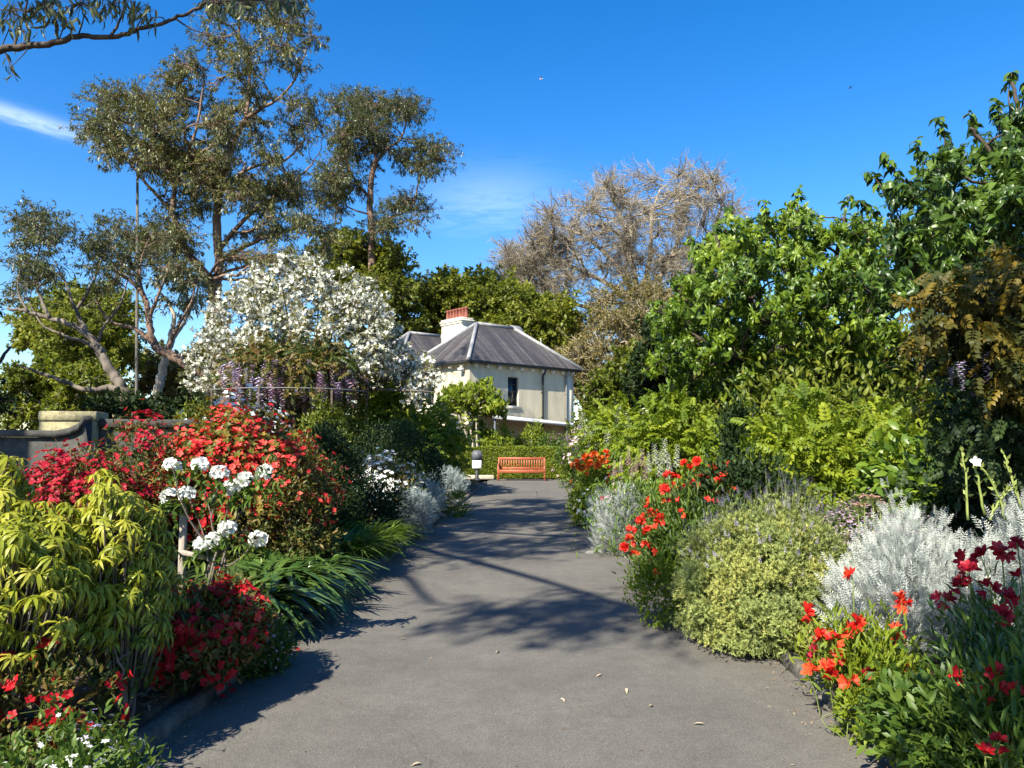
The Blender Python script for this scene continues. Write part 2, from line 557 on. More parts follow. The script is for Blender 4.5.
# ------------------------------------------------------------------ growing things
def smooth_path(pts, sub=5, jit=0.0):
    P = [np.array(tuple(p), float) for p in pts]
    if len(P) < 3: sub = max(sub, 4)
    out = []
    for i in range(len(P) - 1):
        p0 = P[i - 1] if i else 2 * P[0] - P[1]
        p3 = P[i + 2] if i + 2 < len(P) else 2 * P[-1] - P[-2]
        for k in range(sub):
            t = k / sub
            q = .5 * ((2 * P[i]) + (-p0 + P[i + 1]) * t + (2 * p0 - 5 * P[i] + 4 * P[i + 1] - p3) * t * t + (-p0 + 3 * P[i] - 3 * P[i + 1] + p3) * t ** 3)
            out.append(q)
    out.append(P[-1])
    out = np.array(out)
    if jit: out[1:-1] += rng.normal(size=(len(out) - 2, 3)) * jit
    return out


def inpoly(x, y, poly):
    c = False
    for i in range(len(poly)):
        x1, y1 = poly[i]; x2, y2 = poly[i - 1]
        if (y1 > y) != (y2 > y) and x < (x2 - x1) * (y - y1) / (y2 - y1) + x1: c = not c
    return c


def crown_spots(poly, Y, thick, n, mind=.0):
    """n spread-out points of a crown whose outline, seen from the path, is poly; thick is its depth"""
    reseed(repr(poly))
    xs = [p[0] for p in poly]; ys = [p[1] for p in poly]
    out = []; tries = 0
    cx, cy = sum(xs) / len(xs), sum(ys) / len(ys)
    while len(out) < n and tries < n * 200:
        tries += 1
        x, y = random.uniform(min(xs), max(xs)), random.uniform(min(ys), max(ys))
        if not inpoly(x, y, poly): continue
        e = max(abs(x - cx) / (max(xs) - min(xs)) * 2, abs(y - cy) / (max(ys) - min(ys)) * 2)
        d = random.uniform(-.5, .5) * thick * math.sqrt(max(.08, 1 - min(1, e) ** 2))
        p = at(x, y, Y + d)
        if mind and any((p - q).length < mind * (1 - tries / (n * 200)) for q in out): continue
        out.append(p)
    return out


def tree(name, label, cat, base, limbs, spots, cr, leaf, bark, twigs=30, per=10, group=None, sq=(1, 1, .75),
         twig_r=.010, br=1.0, droop=.5, spread=1.0, extra=None, crown_name='crown', branch_k=.014, inner=.15):
    """limbs: [(points, r0, r1)], spots: clump centres, cr: clump radius, leaf: (template or list, L, W, material)"""
    root = thing(name, label, cat, base, group)
    tb = MB(); samples = []
    for pts, r0, r1 in limbs:
        P = smooth_path(pts, 6, min(.02, r0 * .12))
        t = np.linspace(0, 1, len(P))
        tb.tube(P, r0 + (r1 - r0) * t ** .8, 9 if r0 > .12 else 6)
        samples += [(p, r0 + (r1 - r0) * k) for p, k in zip(P[2:], t[2:])]
    S = np.array([p for p, _ in samples]); SR = np.array([r for _, r in samples])
    lb = MB(); tw = MB()
    for c in spots:
        c = np.array(tuple(c), float)
        dv = S - c
        d = np.linalg.norm(dv, axis=1) + 1.2 * np.maximum(0, dv[:, 2]) + .4 * np.maximum(0, -1.0 - dv[:, 2])
        k = int(np.argmin(d)); p = S[k]
        ln = np.linalg.norm(c - p)
        r0 = min(SR[k] * .75, (branch_k * ln + .012) * br)
        mid = p + (c - p) * .5 + np.array([rng.normal() * .08 * ln, rng.normal() * .08 * ln, (rng.random() - .35) * .16 * ln])
        P = smooth_path([p, mid, c], 5, .015 * ln)
        tb.tube(P, np.linspace(r0, r0 * .35, len(P)), 5, cap=False)
        rr = cr * rng.uniform(.7, 1.25)
        K = max(3, int(twigs * (rr / cr) ** 2))
        d = unit(rng.normal(size=(K, 3))) * (rng.random(K) ** .45)[:, None] * np.array(sq) * rr
        B = c + d
        back = np.array(P)[rng.integers(max(1, len(P) // 2), len(P), K)]
        A = back + (B - back) * inner * .3
        midp = A + (B - A) * .55 + rng.normal(size=(K, 3)) * .07 * rr
        tw.sticks(A, midp, twig_r * 1.4, twig_r)
        tw.sticks(midp, B, twig_r, twig_r * .5)
        tpls, L, W, _ = leaf
        n = K * per
        if n:
            i = np.repeat(np.arange(K), per)
            t = rng.random(n) ** .6
            pos = np.where((t < .5)[:, None], A[i] + (midp[i] - A[i]) * (t * 2)[:, None], midp[i] + (B[i] - midp[i]) * (t * 2 - 1)[:, None])
            pos = np.where(rng.random(n)[:, None] < .35, B[i], pos)
            pos = pos + rng.normal(size=(n, 3)) * L * .25
            al = unit(B[i] - A[i]) * .6 + rng.normal(size=(n, 3)) * .55 * spread + np.array([0, 0, -droop])
            nr = rng.normal(size=(n, 3)) * .45 + np.array([0, 0, 1.0])
            cl = rng.random()
            rn = np.clip(.65 * rng.random(n) + .35 * cl, 0, 1)
            ls = L * rng.uniform(.7, 1.2, n)
            if isinstance(tpls, list):
                w = rng.integers(0, len(tpls), n)
                for q, tp in enumerate(tpls):
                    mk = w == q
                    lb.scatter(tp, pos[mk], al[mk], nr[mk], ls[mk], ls[mk] * W / L, rn[mk])
            else:
                lb.scatter(tpls, pos, al, nr, ls, ls * W / L, rn)
        if extra: extra(c, rr, A, midp, B)
    tb.build('trunk', bark, root, True)
    tw.build('twigs', bark, root)
    if lb.n: lb.build(crown_name, leaf[3], root)
    return root


def lumpy(d, ph, amp):
    return 1 + amp * (np.sin(3 * d[:, 0] + ph[0]) * np.sin(2.6 * d[:, 1] + ph[1]) + .7 * np.sin(5.5 * d[:, 0] + 4.3 * d[:, 2] + ph[2]) * np.sin(5 * d[:, 1] + ph[3]))


class Dome:
    """a lumpy mound: centre base point, radii and height; samples of clump points and outward directions"""
    def __init__(s, x, y, rx, ry, h, z0=None, amp=.12, low=.0):
        s.x, s.y, s.rx, s.ry, s.h = x, y, rx, ry, h
        s.z0 = gz(x, y) if z0 is None else z0
        s.amp = amp; s.ph = rng.random(4) * 6.28; s.low = low
        s.c = np.array([x, y, s.z0 + h * .45])
        s.r = np.array([rx, ry, h * .55])

    def pts(s, n, shell=(.72, 1.0), zmin=-.75, nclump=0, cr=.1, upbias=0.0):
        def one(m, sh):
            d = unit(rng.normal(size=(int(m * 2.2) + 8, 3)) + np.array([0, 0, upbias]))
            d = d[d[:, 2] > zmin][:m]
            while len(d) < m: d = np.concatenate([d, d])[:m]
            k = lumpy(d, s.ph, s.amp) * rng.uniform(sh[0], sh[1], len(d))
            return s.c + d * s.r * k[:, None], unit(d / s.r * s.r.mean())
        if nclump:
            C, D = one(nclump, shell)
            i = rng.integers(0, len(C), n)
            g = rng.normal(size=(n, 3)) * cr
            p = C[i] + g
            out = unit(D[i] + unit(g) * .5)
            cl = rng.random(len(C))[i]
        else:
            p, out = one(n, shell); cl = rng.random(len(p))
        lo = s.z0 + .03
        p[:, 2] = np.where(p[:, 2] < lo, lo + rng.random(len(p)) * .1, p[:, 2])
        return p, out, cl


def leaves(mb, dome, n, tpl, L, W, a=(.7, .5, .6), nclump=0, cr=.1, shell=(.72, 1.0), zmin=-.75, nz=.5, upbias=0.0, rw=.6):
    """a: weights of outward, up and random in a leaf's direction"""
    p, out, cl = dome.pts(n, shell, zmin, nclump, cr, upbias)
    m = len(p)
    al = out * a[0] + np.array([0, 0, a[1]]) + rng.normal(size=(m, 3)) * a[2]
    nr = out * .6 + np.array([0, 0, .8]) + rng.normal(size=(m, 3)) * nz
    ls = L * rng.uniform(.65, 1.2, m)
    rn = np.clip(rw * rng.random(m) + (1 - rw) * cl, 0, 1)
    if isinstance(tpl, list):
        w = rng.integers(0, len(tpl), m)
        for q, tp in enumerate(tpl):
            k = w == q
            mb.scatter(tp, p[k], al[k], nr[k], ls[k], ls[k] * W / L, rn[k])
    else:
        mb.scatter(tpl, p, al, nr, ls, ls * W / L, rn)
    return p, out


def stems(mb, dome, n, r, f=.75, sub=4):
    p, out, _ = dome.pts(n, (f * .8, f), -.1)
    for q in p:
        b = np.array([dome.x + rng.normal() * dome.rx * .12, dome.y + rng.normal() * dome.ry * .12, dome.z0 - .02])
        mid = b + (q - b) * .5 + np.array([rng.normal() * .06, rng.normal() * .06, .1 * dome.h])
        P = smooth_path([b, mid, q], sub, .008)
        mb.tube(P, np.linspace(r, r * .4, len(P)), 5, cap=False)


def spec(pl, pr, pt, Y, ry=None):
    """a plant seen between pixel columns pl..pr with its top at row pt, standing Y metres away"""
    a, b = at(pl, pt, Y), at(pr, pt, Y)
    x = (a.x + b.x) / 2; rx = (b.x - a.x) / 2
    z0 = gz(x, Y)
    return dict(x=x, y=Y, rx=rx, ry=rx if ry is None else ry, h=max(.15, a.z - z0), z0=z0)


def shrub(name, label, cat, sp, leaf, n, blooms=(), stem=(10, .012, 'bark_dark'), group=None, a=(.7, .5, .6), nclump=60, cr=None,
          shell=(.6, 1.0), amp=.12, zmin=-.75, nz=.5, foliage_name='foliage', fill=None):
    d = Dome(amp=amp, **sp)
    root = thing(name, label, cat, (d.x, d.y, d.z0), group)
    cr = cr or .16 * min(d.rx, d.h)
    mb = MB()
    tpl, L, W, mat = leaf
    leaves(mb, d, n, tpl, L, W, a, nclump, cr, shell, zmin, nz)
    if fill: leaves(mb, d, fill, tpl, L, W, a, 0, cr, (.35, .8), zmin, nz)
    mb.build(foliage_name, M[mat], root)
    if stem:
        sb = MB(); stems(sb, d, stem[0], stem[1]); sb.build('stems', M[stem[2]], root, True)
    for b in blooms:
        fb = MB()
        nm, tp, k, Lf, mt_ = b[:5]
        kw = b[5] if len(b) > 5 else {}
        p, out, cl = d.pts(k, kw.get('shell', (.92, 1.08)), kw.get('zmin', -.3), kw.get('nclump', 0), kw.get('cr', .06), kw.get('upbias', .3))
        al = out + np.array([0, 0, kw.get('up', .4)]) + rng.normal(size=p.shape) * kw.get('rand', .3)
        nr, ls = rng.normal(size=p.shape), Lf * rng.uniform(.7, 1.2, len(p)); rn = np.clip(.6 * rng.random(len(p)) + .4 * cl, 0, 1)
        if kw.get('split'):
            for c_ in np.unique(cl):
                k_ = cl == c_; fb = MB(); fb.scatter(tp, p[k_], al[k_], nr[k_], ls[k_], kw.get('W'), rn[k_])
                hub = p[k_].mean(0) - out[k_].mean(0) * .05; fb.sticks(np.repeat([hub], k_.sum(), 0), p[k_] + unit(al[k_]) * .004, .0022, .0016, .5, 1); fb.build(nm, [M[mt_], M['stem']], root)
        else:
            fb.scatter(tp, p, al, nr, ls, kw.get('W'), rn); fb.build(nm, M[mt_], root)
    return root, d


#PARTS
# ================================================================== SETTING
def grid_ground():
    xs = sorted(set([-900, -400, -150, -80, -50, -35, -25, -20, -17, -14] + list(np.arange(-12, -2.3, .4)) + [-2.16, -2.10, -1.0, 0, 1.0, 1.83, 1.90] +
                    list(np.arange(2.3, 12.1, .4)) + [14, 17, 20, 25, 35, 50, 80, 150, 400, 900]))
    ys = sorted(set([-400, -100, -40, -20, -12] + list(np.arange(-8, 28.4, .4)) + [28.5, 28.9, 29.2, 29.5, 30, 33, 33.2, 33.6, 34, 36, 40, 50, 70, 100, 200, 500, 1500]))
    V = []
    for y in ys:
        for x in xs:
            z = gz(x, y)
            if (x < -2.2 or x > 1.95) and y < 28.5 and abs(x) < 13: z += .025 * math.sin(x * 5.1 + y * 1.7) * math.sin(y * 4.3 - x) - .02
            V.append((x, y, z))
    nx = len(xs)
    f = [(j * nx + i, j * nx + i + 1, (j + 1) * nx + i + 1, (j + 1) * nx + i) for j in range(len(ys) - 1) for i in range(nx - 1)]
    mb = MB(); mb.add(V, [f])
    return mb


M['soil'] = solid('garden_soil', (.035, .024, .016), (.13, .09, .055), 9, .95, .8, 40)
g = tag(grid_ground().build('ground', M['soil'], smooth=True), kind='structure')


def asphalt():
    m, n, l, out = newmat('asphalt')
    p = n.new('ShaderNodeBsdfPrincipled'); l.new(p.outputs[0], out.inputs['Surface'])
    p.inputs['Roughness'].default_value = .85; p.inputs['Specular IOR Level'].default_value = .25
    g = n.new('ShaderNodeTexCoord'); v = g.outputs['Object']

    def noise(sc, det, ro=.6):
        q = n.new('ShaderNodeTexNoise'); q.inputs['Scale'].default_value = sc; q.inputs['Detail'].default_value = det
        q.inputs['Roughness'].default_value = ro
        l.new(v, q.inputs['Vector']); return q.outputs[0]

    def mul(a, b):
        q = n.new('ShaderNodeMix'); q.data_type = 'RGBA'; q.blend_type = 'MULTIPLY'; q.inputs[0].default_value = 1
        l.new(a, q.inputs[6]); l.new(b, q.inputs[7]); return q.outputs[2]
    big = ramp(n, l, noise(.8, 5), [(.3, (.111, .104, .091)), (.7, (.150, .141, .122))])
    mid = ramp(n, l, noise(7, 6, .7), [(.3, (.88, .88, .88)), (.65, (1.06, 1.06, 1.06))])
    vo = n.new('ShaderNodeTexVoronoi'); vo.inputs['Scale'].default_value = 210
    l.new(v, vo.inputs['Vector'])
    speck = ramp(n, l, vo.outputs['Color'], [(.1, (.70, .70, .70)), (.6, (1.0, .99, .98)), (.95, (1.42, 1.40, 1.35))])
    # fine wandering cracks and darker worn stains
    dv = n.new('ShaderNodeTexNoise'); dv.inputs['Scale'].default_value = 1.6; dv.inputs['Detail'].default_value = 5; l.new(v, dv.inputs['Vector'])
    ad = n.new('ShaderNodeVectorMath'); ad.operation = 'MULTIPLY_ADD'; l.new(dv.outputs['Color'], ad.inputs[0]); ad.inputs[1].default_value = (1.1, 1.1, 0); l.new(v, ad.inputs[2])
    ck = n.new('ShaderNodeTexVoronoi'); ck.feature = 'DISTANCE_TO_EDGE'; ck.inputs['Scale'].default_value = .21; l.new(ad.outputs[0], ck.inputs['Vector'])
    crack = ramp(n, l, ck.outputs['Distance'], [(.0, (.84, .83, .82)), (.0018, (.88, .87, .86)), (.0035, (1, 1, 1))])
    stain = ramp(n, l, noise(2.3, 8, .75), [(.34, (.91, .91, .91)), (.5, (1, 1, 1)), (.68, (1.05, 1.05, 1.04))])
    l.new(mul(mul(mul(mul(big, mid), speck), crack), stain), p.inputs['Base Color'])
    b = n.new('ShaderNodeBump'); b.inputs['Strength'].default_value = .5; b.inputs['Distance'].default_value = .006
    l.new(vo.outputs['Distance'], b.inputs['Height']); l.new(b.outputs[0], p.inputs['Normal'])
    return m


mb = MB()
mb.add([(-2.04, -9, 0), (1.74, -9, 0), (1.74, 29.4, 0), (-2.04, 29.4, 0)], [[(0, 1, 2, 3)]])
mb.add([(-13, 29.4, 0), (-2.04, 29.4, 0), (1.74, 29.4, 0), (12, 29.4, 0), (12, 33.0, 0), (-13, 33.0, 0), (1.74, 33.0, 0), (-2.04, 33.0, 0)],
       [[(0, 1, 7, 5), (1, 2, 6, 7), (2, 3, 4, 6)]])
tag(mb.build('path', asphalt()), kind='structure')

M['kerb'] = solid('kerb_stone', (.05, .048, .04), (.19, .17, .14), 7, .9, .8, 30, lo=.32, hi=.7)
for nm, x in (('kerb', -2.10), ('kerb', 1.80)):
    mb = MB(); y = -6
    while y < 29.3:
        L = random.uniform(.75, .95)
        mb.bbox((x + random.uniform(-.008, .008), y + L / 2, .005 + random.uniform(-.01, .01)), (.12, L - .015, .15), .022)
        y += L
    tag(mb.build(nm, M['kerb']), kind='structure')
mb = MB()
mb.bbox((-4.2, 33.1, .05), (4.4, .14, .24), .02)
tag(mb.build('kerb', solid('pale_kerb', (.38, .34, .25), (.55, .50, .38), 4, .9, .4, 30)), kind='structure')

# ------------------------------------------------------------------ bench
M['bench'] = solid('oiled_timber', (.22, .056, .026), (.36, .095, .042), 3, .45, .15, 40, stretch=(1, 1, 6))


def bench():
    cx, cy = -.78, 31.9
    w = 2.0
    r = thing('park_bench', 'orange brown timber bench with slatted back at the end of the path', 'bench', (cx, cy, 0))
    m = M['bench']
    tilt = .14                                   # the back leans away
    back = np.array([[1, 0, 0], [0, math.cos(tilt), -math.sin(tilt)], [0, math.sin(tilt), math.cos(tilt)]])
    for s in (-1, 1):
        b = MB(); b.bbox((cx + s * (w / 2 - .04), cy - .26, .32), (.07, .07, .64), .008); b.build('leg', m, r)
        b = MB(); b.bbox((cx + s * (w / 2 - .04), cy + .26, .22), (.07, .07, .44), .008)
        b.bbox((cx + s * (w / 2 - .04), cy + .305, .68), (.07, .06, .52), .008, back); b.build('leg', m, r)
        b = MB(); b.bbox((cx + s * (w / 2 - .04), cy - .01, .665), (.09, .62, .04), .01); b.build('armrest', m, r)
    b = MB()
    for k in range(5): b.bbox((cx, cy - .25 + k * .115, .435), (w - .16, .09, .025), .006)
    b.build('seat', m, r)
    b = MB(); b.bbox((cx, cy - .31, .385), (w - .1, .03, .12), .006); b.build('seat_rail', m, r)
    b = MB(); b.bbox((cx, cy + .34, .905), (w, .05, .10), .01, back); b.build('top_rail', m, r)
    b = MB(); b.bbox((cx, cy + .285, .50), (w - .14, .04, .07), .008, back); b.build('lower_rail', m, r)
    b = MB()
    for k in range(17):
        b.bbox((cx - .86 + k * 1.72 / 16, cy + .315, .70), (.052, .02, .37), .005, back)
    b.build('backrest', m, r)


bench()


def sign_post():
    p = at(477, 470, 31.6); x, y = p.x, p.y
    r = thing('notice_post', 'short dark grey post box with a white notice on its front, left of the bench', 'notice post', (x, y, 0))
    gm = solid('grey_metal', (.07, .08, .095), (.11, .12, .135), 5, .5)
    dk = solid('dark_metal', (.02, .022, .025), (.035, .037, .04), 5, .5)
    b = MB(); b.lathe((x, y, 0), [(.17, 0), (.17, .05), (.10, .10), (.075, .14), (.075, .62)], 14); b.build('post', dk, r, True)
    b = MB(); b.bbox((x, y + .02, .84), (.42, .24, .62), .03); b.build('box', dk, r)
    b = MB()
    V = [(x - .21, y - .135, .84), (x + .21, y - .135, .84), (x + .21, y - .135, 1.12), (x + .13, y - .135, 1.25), (x - .13, y - .135, 1.25), (x - .21, y - .135, 1.12)]
    V += [(a, b_ + .27, c) for a, b_, c in V]
    b.add(V, [[(0, 1, 2, 5), (2, 3, 4, 5)], [(6, 11, 8, 7), (11, 10, 9, 8)], [(1, 7, 8, 2), (2, 8, 9, 3), (3, 9, 10, 4), (4, 10, 11, 5), (5, 11, 6, 0), (0, 6, 7, 1)]])
    b.build('cap', gm, r)
    b = MB(); b.bbox((x, y - .125, .68), (.38, .02, .33), .006); b.build('notice', solid('white_panel', (.75, .76, .76), None, rough=.5), r)
    b = MB()
    for k, w in enumerate((.22, .27, .25, .16)): b.box((x - .13 + w / 2, y - .1365, .77 - k * .05), (w, .002, .012))
    b.build('notice_text', solid('print_grey', (.35, .37, .4), None), r)


sign_post()

# ------------------------------------------------------------------ clipped hedge
def hedge():
    x0, x1, y0, y1, h = -4.6, 1.35, 33.25, 34.3, 1.36
    r = thing('clipped_hedge', 'low clipped green hedge running behind the bench', 'hedge', ((x0 + x1) / 2, (y0 + y1) / 2, 0))
    b = MB(); b.box(((x0 + x1) / 2, (y0 + y1) / 2, h / 2), (x1 - x0 - .16, y1 - y0 - .16, h - .12)); b.build('branches', M['bark_dark'], r)
    mb = MB(); n = 26000
    u = rng.random((n, 3)); s = rng.random(n)
    P = np.stack([x0 + u[:, 0] * (x1 - x0), y0 + u[:, 1] * (y1 - y0), .03 + u[:, 2] * (h - .03)], 1)
    nr = np.zeros((n, 3))
    f = s < .5; P[f, 1] = y0 + .07 * rng.random(f.sum()); nr[f, 1] = -1
    t = (s >= .5) & (s < .85); P[t, 2] = h - .06 * rng.random(t.sum()); nr[t, 2] = 1
    e = (s >= .85) & (s < .93); P[e, 0] = x1 - .06 * rng.random(e.sum()); nr[e, 0] = 1
    e = s >= .93; P[e, 0] = x0 + .06 * rng.random(e.sum()); nr[e, 0] = -1
    P += nr * (.03 * np.sin(P[:, [0]] * 5) + .02 * np.sin(P[:, [0]] * 13 + P[:, [2]] * 9))
    al = nr * .5 + rng.normal(size=(n, 3)) * .6 + np.array([0, 0, .35])
    mb.scatter(DIAMOND, P, al, nr + rng.normal(size=(n, 3)) * .5, .075, .045, np.clip(rng.random(n) * .7 + .15 + .2 * np.sin(P[:, 0] * 3), 0, 1))
    mb.build('foliage', M['hedge_leaf'], r)


hedge()

# ------------------------------------------------------------------ house
HC = at(469.5, 361, 45.0)                        # foot of the near corner (height set below)
D1 = np.array([.72, .69, 0]); D1 /= np.linalg.norm(D1)
D2 = np.array([-D1[1], D1[0], 0])
HL, HW, EZ = 8.9, 5.7, 6.42


def H(u, v, z):
    return np.array([HC.x, HC.y, 0]) + D1 * u + D2 * v + np.array([0, 0, z])


def render_mat(name, c1, c2):
    return solid(name, tuple(q * .86 for q in c1), c2, 1.6, .85, .25, 30, detail=9, stretch=(1, 1, .3), lo=.3, hi=.6)


def house():
    root = thing('stone_house', 'cream rendered house with slate hipped roof and red chimney pots beyond the hedge', 'house', tuple(H(HL / 2, HW / 2, 0)))
    AX = np.array([D1, D2, (0, 0, 1)])
    wallm = render_mat('cream_render', (.50, .44, .30), (.58, .52, .37))
    trim = render_mat('trim_render', (.58, .54, .42), (.66, .61, .48))
    dark = solid('dark_gutter', (.018, .024, .024), (.03, .036, .036), 6, .45)

    def wall(P, N, length, height, holes, depth=.2):
        """P(u,z) point on the outer face; N inward normal; holes u0,u1,z0,z1"""
        us = sorted(set([0, length] + [q for h in holes for q in h[:2]])); zs = sorted(set([0, height] + [q for h in holes for q in h[2:4]]))
        b = MB()
        for i in range(len(us) - 1):
            for j in range(len(zs) - 1):
                um, zm = (us[i] + us[i + 1]) / 2, (zs[j] + zs[j + 1]) / 2
                if any(h[0] < um < h[1] and h[2] < zm < h[3] for h in holes): continue
                b.add([P(us[i], zs[j]), P(us[i + 1], zs[j]), P(us[i + 1], zs[j + 1]), P(us[i], zs[j + 1])], [[(0, 1, 2, 3)]])
        for h in holes:
            a = [P(h[0], h[2]), P(h[1], h[2]), P(h[1], h[3]), P(h[0], h[3])]
            c = [q + N * depth for q in a]
            b.add(a + c, [[(0, 1, 5, 4), (1, 2, 6, 5), (2, 3, 7, 6), (3, 0, 4, 7)]])
        return b.build('wall', wallm, root)
    glass = solid('dark_glass', (.02, .028, .032), None, rough=.08, spec=.6)
    sash = solid('sash_paint', (.045, .065, .06), None, rough=.5)

    def window(P, U, N, u0, u1, z0, z1, sill=True):
        wr = MB(); c = lambda u, z, d: P(u, z) + N * d
        ax = np.array([U, N, (0, 0, 1)])
        t = .07
        for (uu, zz, su, sz) in (((u0 + u1) / 2, z0 + t / 2, u1 - u0 - .01, t), ((u0 + u1) / 2, z1 - t / 2, u1 - u0 - .01, t), ((u0 + u1) / 2, (z0 + z1) / 2, u1 - u0 - .15, .05),
                                 (u0 + t / 2 + .004, (z0 + z1) / 2, t, z1 - z0 - .145), (u1 - t / 2 - .004, (z0 + z1) / 2, t, z1 - z0 - .145),
                                 ((u0 + u1) / 2, z0 + (z1 - z0) * .25, u1 - u0 - .15, .025), ((u0 + u1) / 2, z0 + (z1 - z0) * .75, u1 - u0 - .15, .025)):
            wr.box(c(uu, zz, .17), (su, .05, sz), ax)
        w = wr.build('window', sash, root)
        g_ = MB(); g_.box(c((u0 + u1) / 2, (z0 + z1) / 2, .192), (u1 - u0, .01, z1 - z0), ax); g_.build('pane', glass, w)
        if sill:
            s_ = MB(); s_.bbox(c((u0 + u1) / 2, z0 - .09, .04), (u1 - u0 + .3, .26, .16), .02, ax); s_.build('sill', trim, w)
    # long wall faces right; end wall faces left
    PL = lambda u, z: H(u, 0, z); PE = lambda u, z: H(0, HW - u, z)
    wu = (3.05, 3.95, 3.85, 5.65)
    wall(PL, D2, HL, EZ, [wu, (1.0, 2.0, .1, 2.3), (5.0, 6.2, .9, 2.3)])
    window(PL, D1, D2, *wu); window(PL, D1, D2, 1.0, 2.0, .1, 2.3, False); window(PL, D1, D2, 5.0, 6.2, .9, 2.3)
    wall(PE, D1, HW, EZ, [(1.2, 2.1, 3.9, 5.7)])
    window(PE, -D2, D1, 1.2, 2.1, 3.9, 5.7)
    wall(lambda u, z: H(u, HW, z), -D2, HL, EZ, [])
    wall(lambda u, z: H(HL, u, z), -D1, HW, EZ, [])
    # recessed right-hand end of the long wall, pale quoin
    b = MB(); b.box(H(HL - .35, -.025, EZ / 2), (.7, .05, EZ - .01), AX); b.build('corner_pilaster', trim, root)
    # eaves
    e = .36
    b = MB()
    for (u0, v0, u1, v1) in ((-e, -e, HL + e, -e), (-e, HW + e, HL + e, HW + e)):
        b.bbox((H(u0, v0, EZ - .04) + H(u1, v1, EZ - .04)) / 2, (HL + 2 * e + .1, .15, .20), .03, AX)
    for uu in (-e, HL + e): b.bbox(H(uu, HW / 2, EZ - .04), (.15, HW + 2 * e - .16, .198), .03, AX)
    b.build('gutter', dark, root)
    b = MB(); b.box(H(HL / 2, HW / 2, EZ - .05), (HL + 2 * e - .13, HW + 2 * e - .13, .06), AX); b.build('soffit', trim, root)
    for k in range(10):
        b = MB(); b.bbox(H(.35 + k * .93, -.14, EZ - .22), (.2, .28, .26), .03, AX); b.build('eave_bracket', trim, root)
    for k in range(5):
        b = MB(); b.bbox(H(-.14, .5 + k * 1.15, EZ - .22), (.28, .2, .26), .03, AX); b.build('eave_bracket', trim, root)
    for u in (6.0, 8.15):
        b = MB(); b.tube([H(u, -e, EZ - .06), H(u, -e + .02, EZ - .25), H(u, -.10, EZ - .55), H(u, -.09, EZ - .8), H(u, -.09, .1)], .065, 8)
        for z in (1.6, 3.2, 4.8): b.box(H(u, -.05, z), (.22, .1, .05), AX)
        b.build('downpipe', dark if u < 7 else solid('grey_pipe', (.22, .22, .2), None), root)
    # roof

    def slate(name, along):
        m, n, l, out = newmat(name)
        p = n.new('ShaderNodeBsdfPrincipled'); l.new(p.outputs[0], out.inputs['Surface']); p.inputs['Roughness'].default_value = .55
        p.inputs['Specular IOR Level'].default_value = .35
        g_ = n.new('ShaderNodeTexCoord')
        dt = n.new('ShaderNodeVectorMath'); dt.operation = 'DOT_PRODUCT'; l.new(g_.outputs['Object'], dt.inputs[0]); dt.inputs[1].default_value = along
        sx = n.new('ShaderNodeSeparateXYZ'); l.new(g_.outputs['Object'], sx.inputs[0])
        cb = n.new('ShaderNodeCombineXYZ'); l.new(dt.outputs['Value'], cb.inputs[0])
        ml = n.new('ShaderNodeMath'); ml.operation = 'MULTIPLY'; ml.inputs[1].default_value = .06; l.new(sx.outputs[2], ml.inputs[0]); l.new(ml.outputs[0], cb.inputs[1])
        nz = n.new('ShaderNodeTexNoise'); nz.inputs['Scale'].default_value = 1.7; nz.inputs['Detail'].default_value = 5; nz.inputs['Roughness'].default_value = .75
        l.new(cb.outputs[0], nz.inputs['Vector'])
        c = ramp(n, l, nz.outputs[0], [(.34, (.030, .028, .031)), (.48, (.055, .050, .052)), (.56, (.078, .070, .068)), (.63, (.125, .113, .106)), (.70, (.072, .064, .062))])
        br = n.new('ShaderNodeTexBrick'); br.inputs['Scale'].default_value = 1.0
        br.inputs['Brick Width'].default_value = .3; br.inputs['Row Height'].default_value = .17; br.inputs['Mortar Size'].default_value = .012
        br.inputs['Color1'].default_value = (.85, .85, .85, 1); br.inputs['Color2'].default_value = (1.1, 1.1, 1.1, 1); br.inputs['Mortar'].default_value = (.55, .55, .55, 1)
        cb2 = n.new('ShaderNodeCombineXYZ'); l.new(dt.outputs['Value'], cb2.inputs[0]); l.new(sx.outputs[2], cb2.inputs[1]); l.new(cb2.outputs[0], br.inputs['Vector'])
        q = n.new('ShaderNodeMix'); q.data_type = 'RGBA'; q.blend_type = 'MULTIPLY'; q.inputs[0].default_value = 1
        l.new(c, q.inputs[6]); l.new(br.outputs['Color'], q.inputs[7]); l.new(q.outputs[2], p.inputs['Base Color'])
        return m
    sl1, sl2 = slate('slate_side', tuple(D1)), slate('slate_end', tuple(D2))
    rise = 2.85
    E = e + .10

    def hip(u0, u1, v0, v1, z, rs, name='roof'):
        w = (v1 - v0) / 2; vm_ = (v0 + v1) / 2
        V = [H(u0, v0, z), H(u1, v0, z), H(u1, v1, z), H(u0, v1, z), H(u0 + w, vm_, z + rs), H(u1 - w, vm_, z + rs)]
        b = MB(); b.add(V, [[(0, 1, 5, 4), (2, 3, 4, 5)]], mat=0); b.add(V, [[(3, 0, 4), (1, 2, 5)]], mat=1)
        ro = b.build(name, [sl1, sl2], root)
        lead = solid('ridge_lead', (.20, .20, .20), (.32, .32, .315), 3, .6)
        up_ = np.array([0, 0, .02])
        for a, c in ((0, 4), (1, 5), (2, 5), (3, 4), (4, 5)):
            k = MB(); k.tube([V[a] + up_, V[c] + up_], .13, 6); k.build('ridge_capping', lead, ro)
        return ro, V
    ro, V = hip(-E, HL + E, -E, HW + E, EZ + .02, rise)
    # small gablet vent at the far end of the ridge
    gp = V[5]
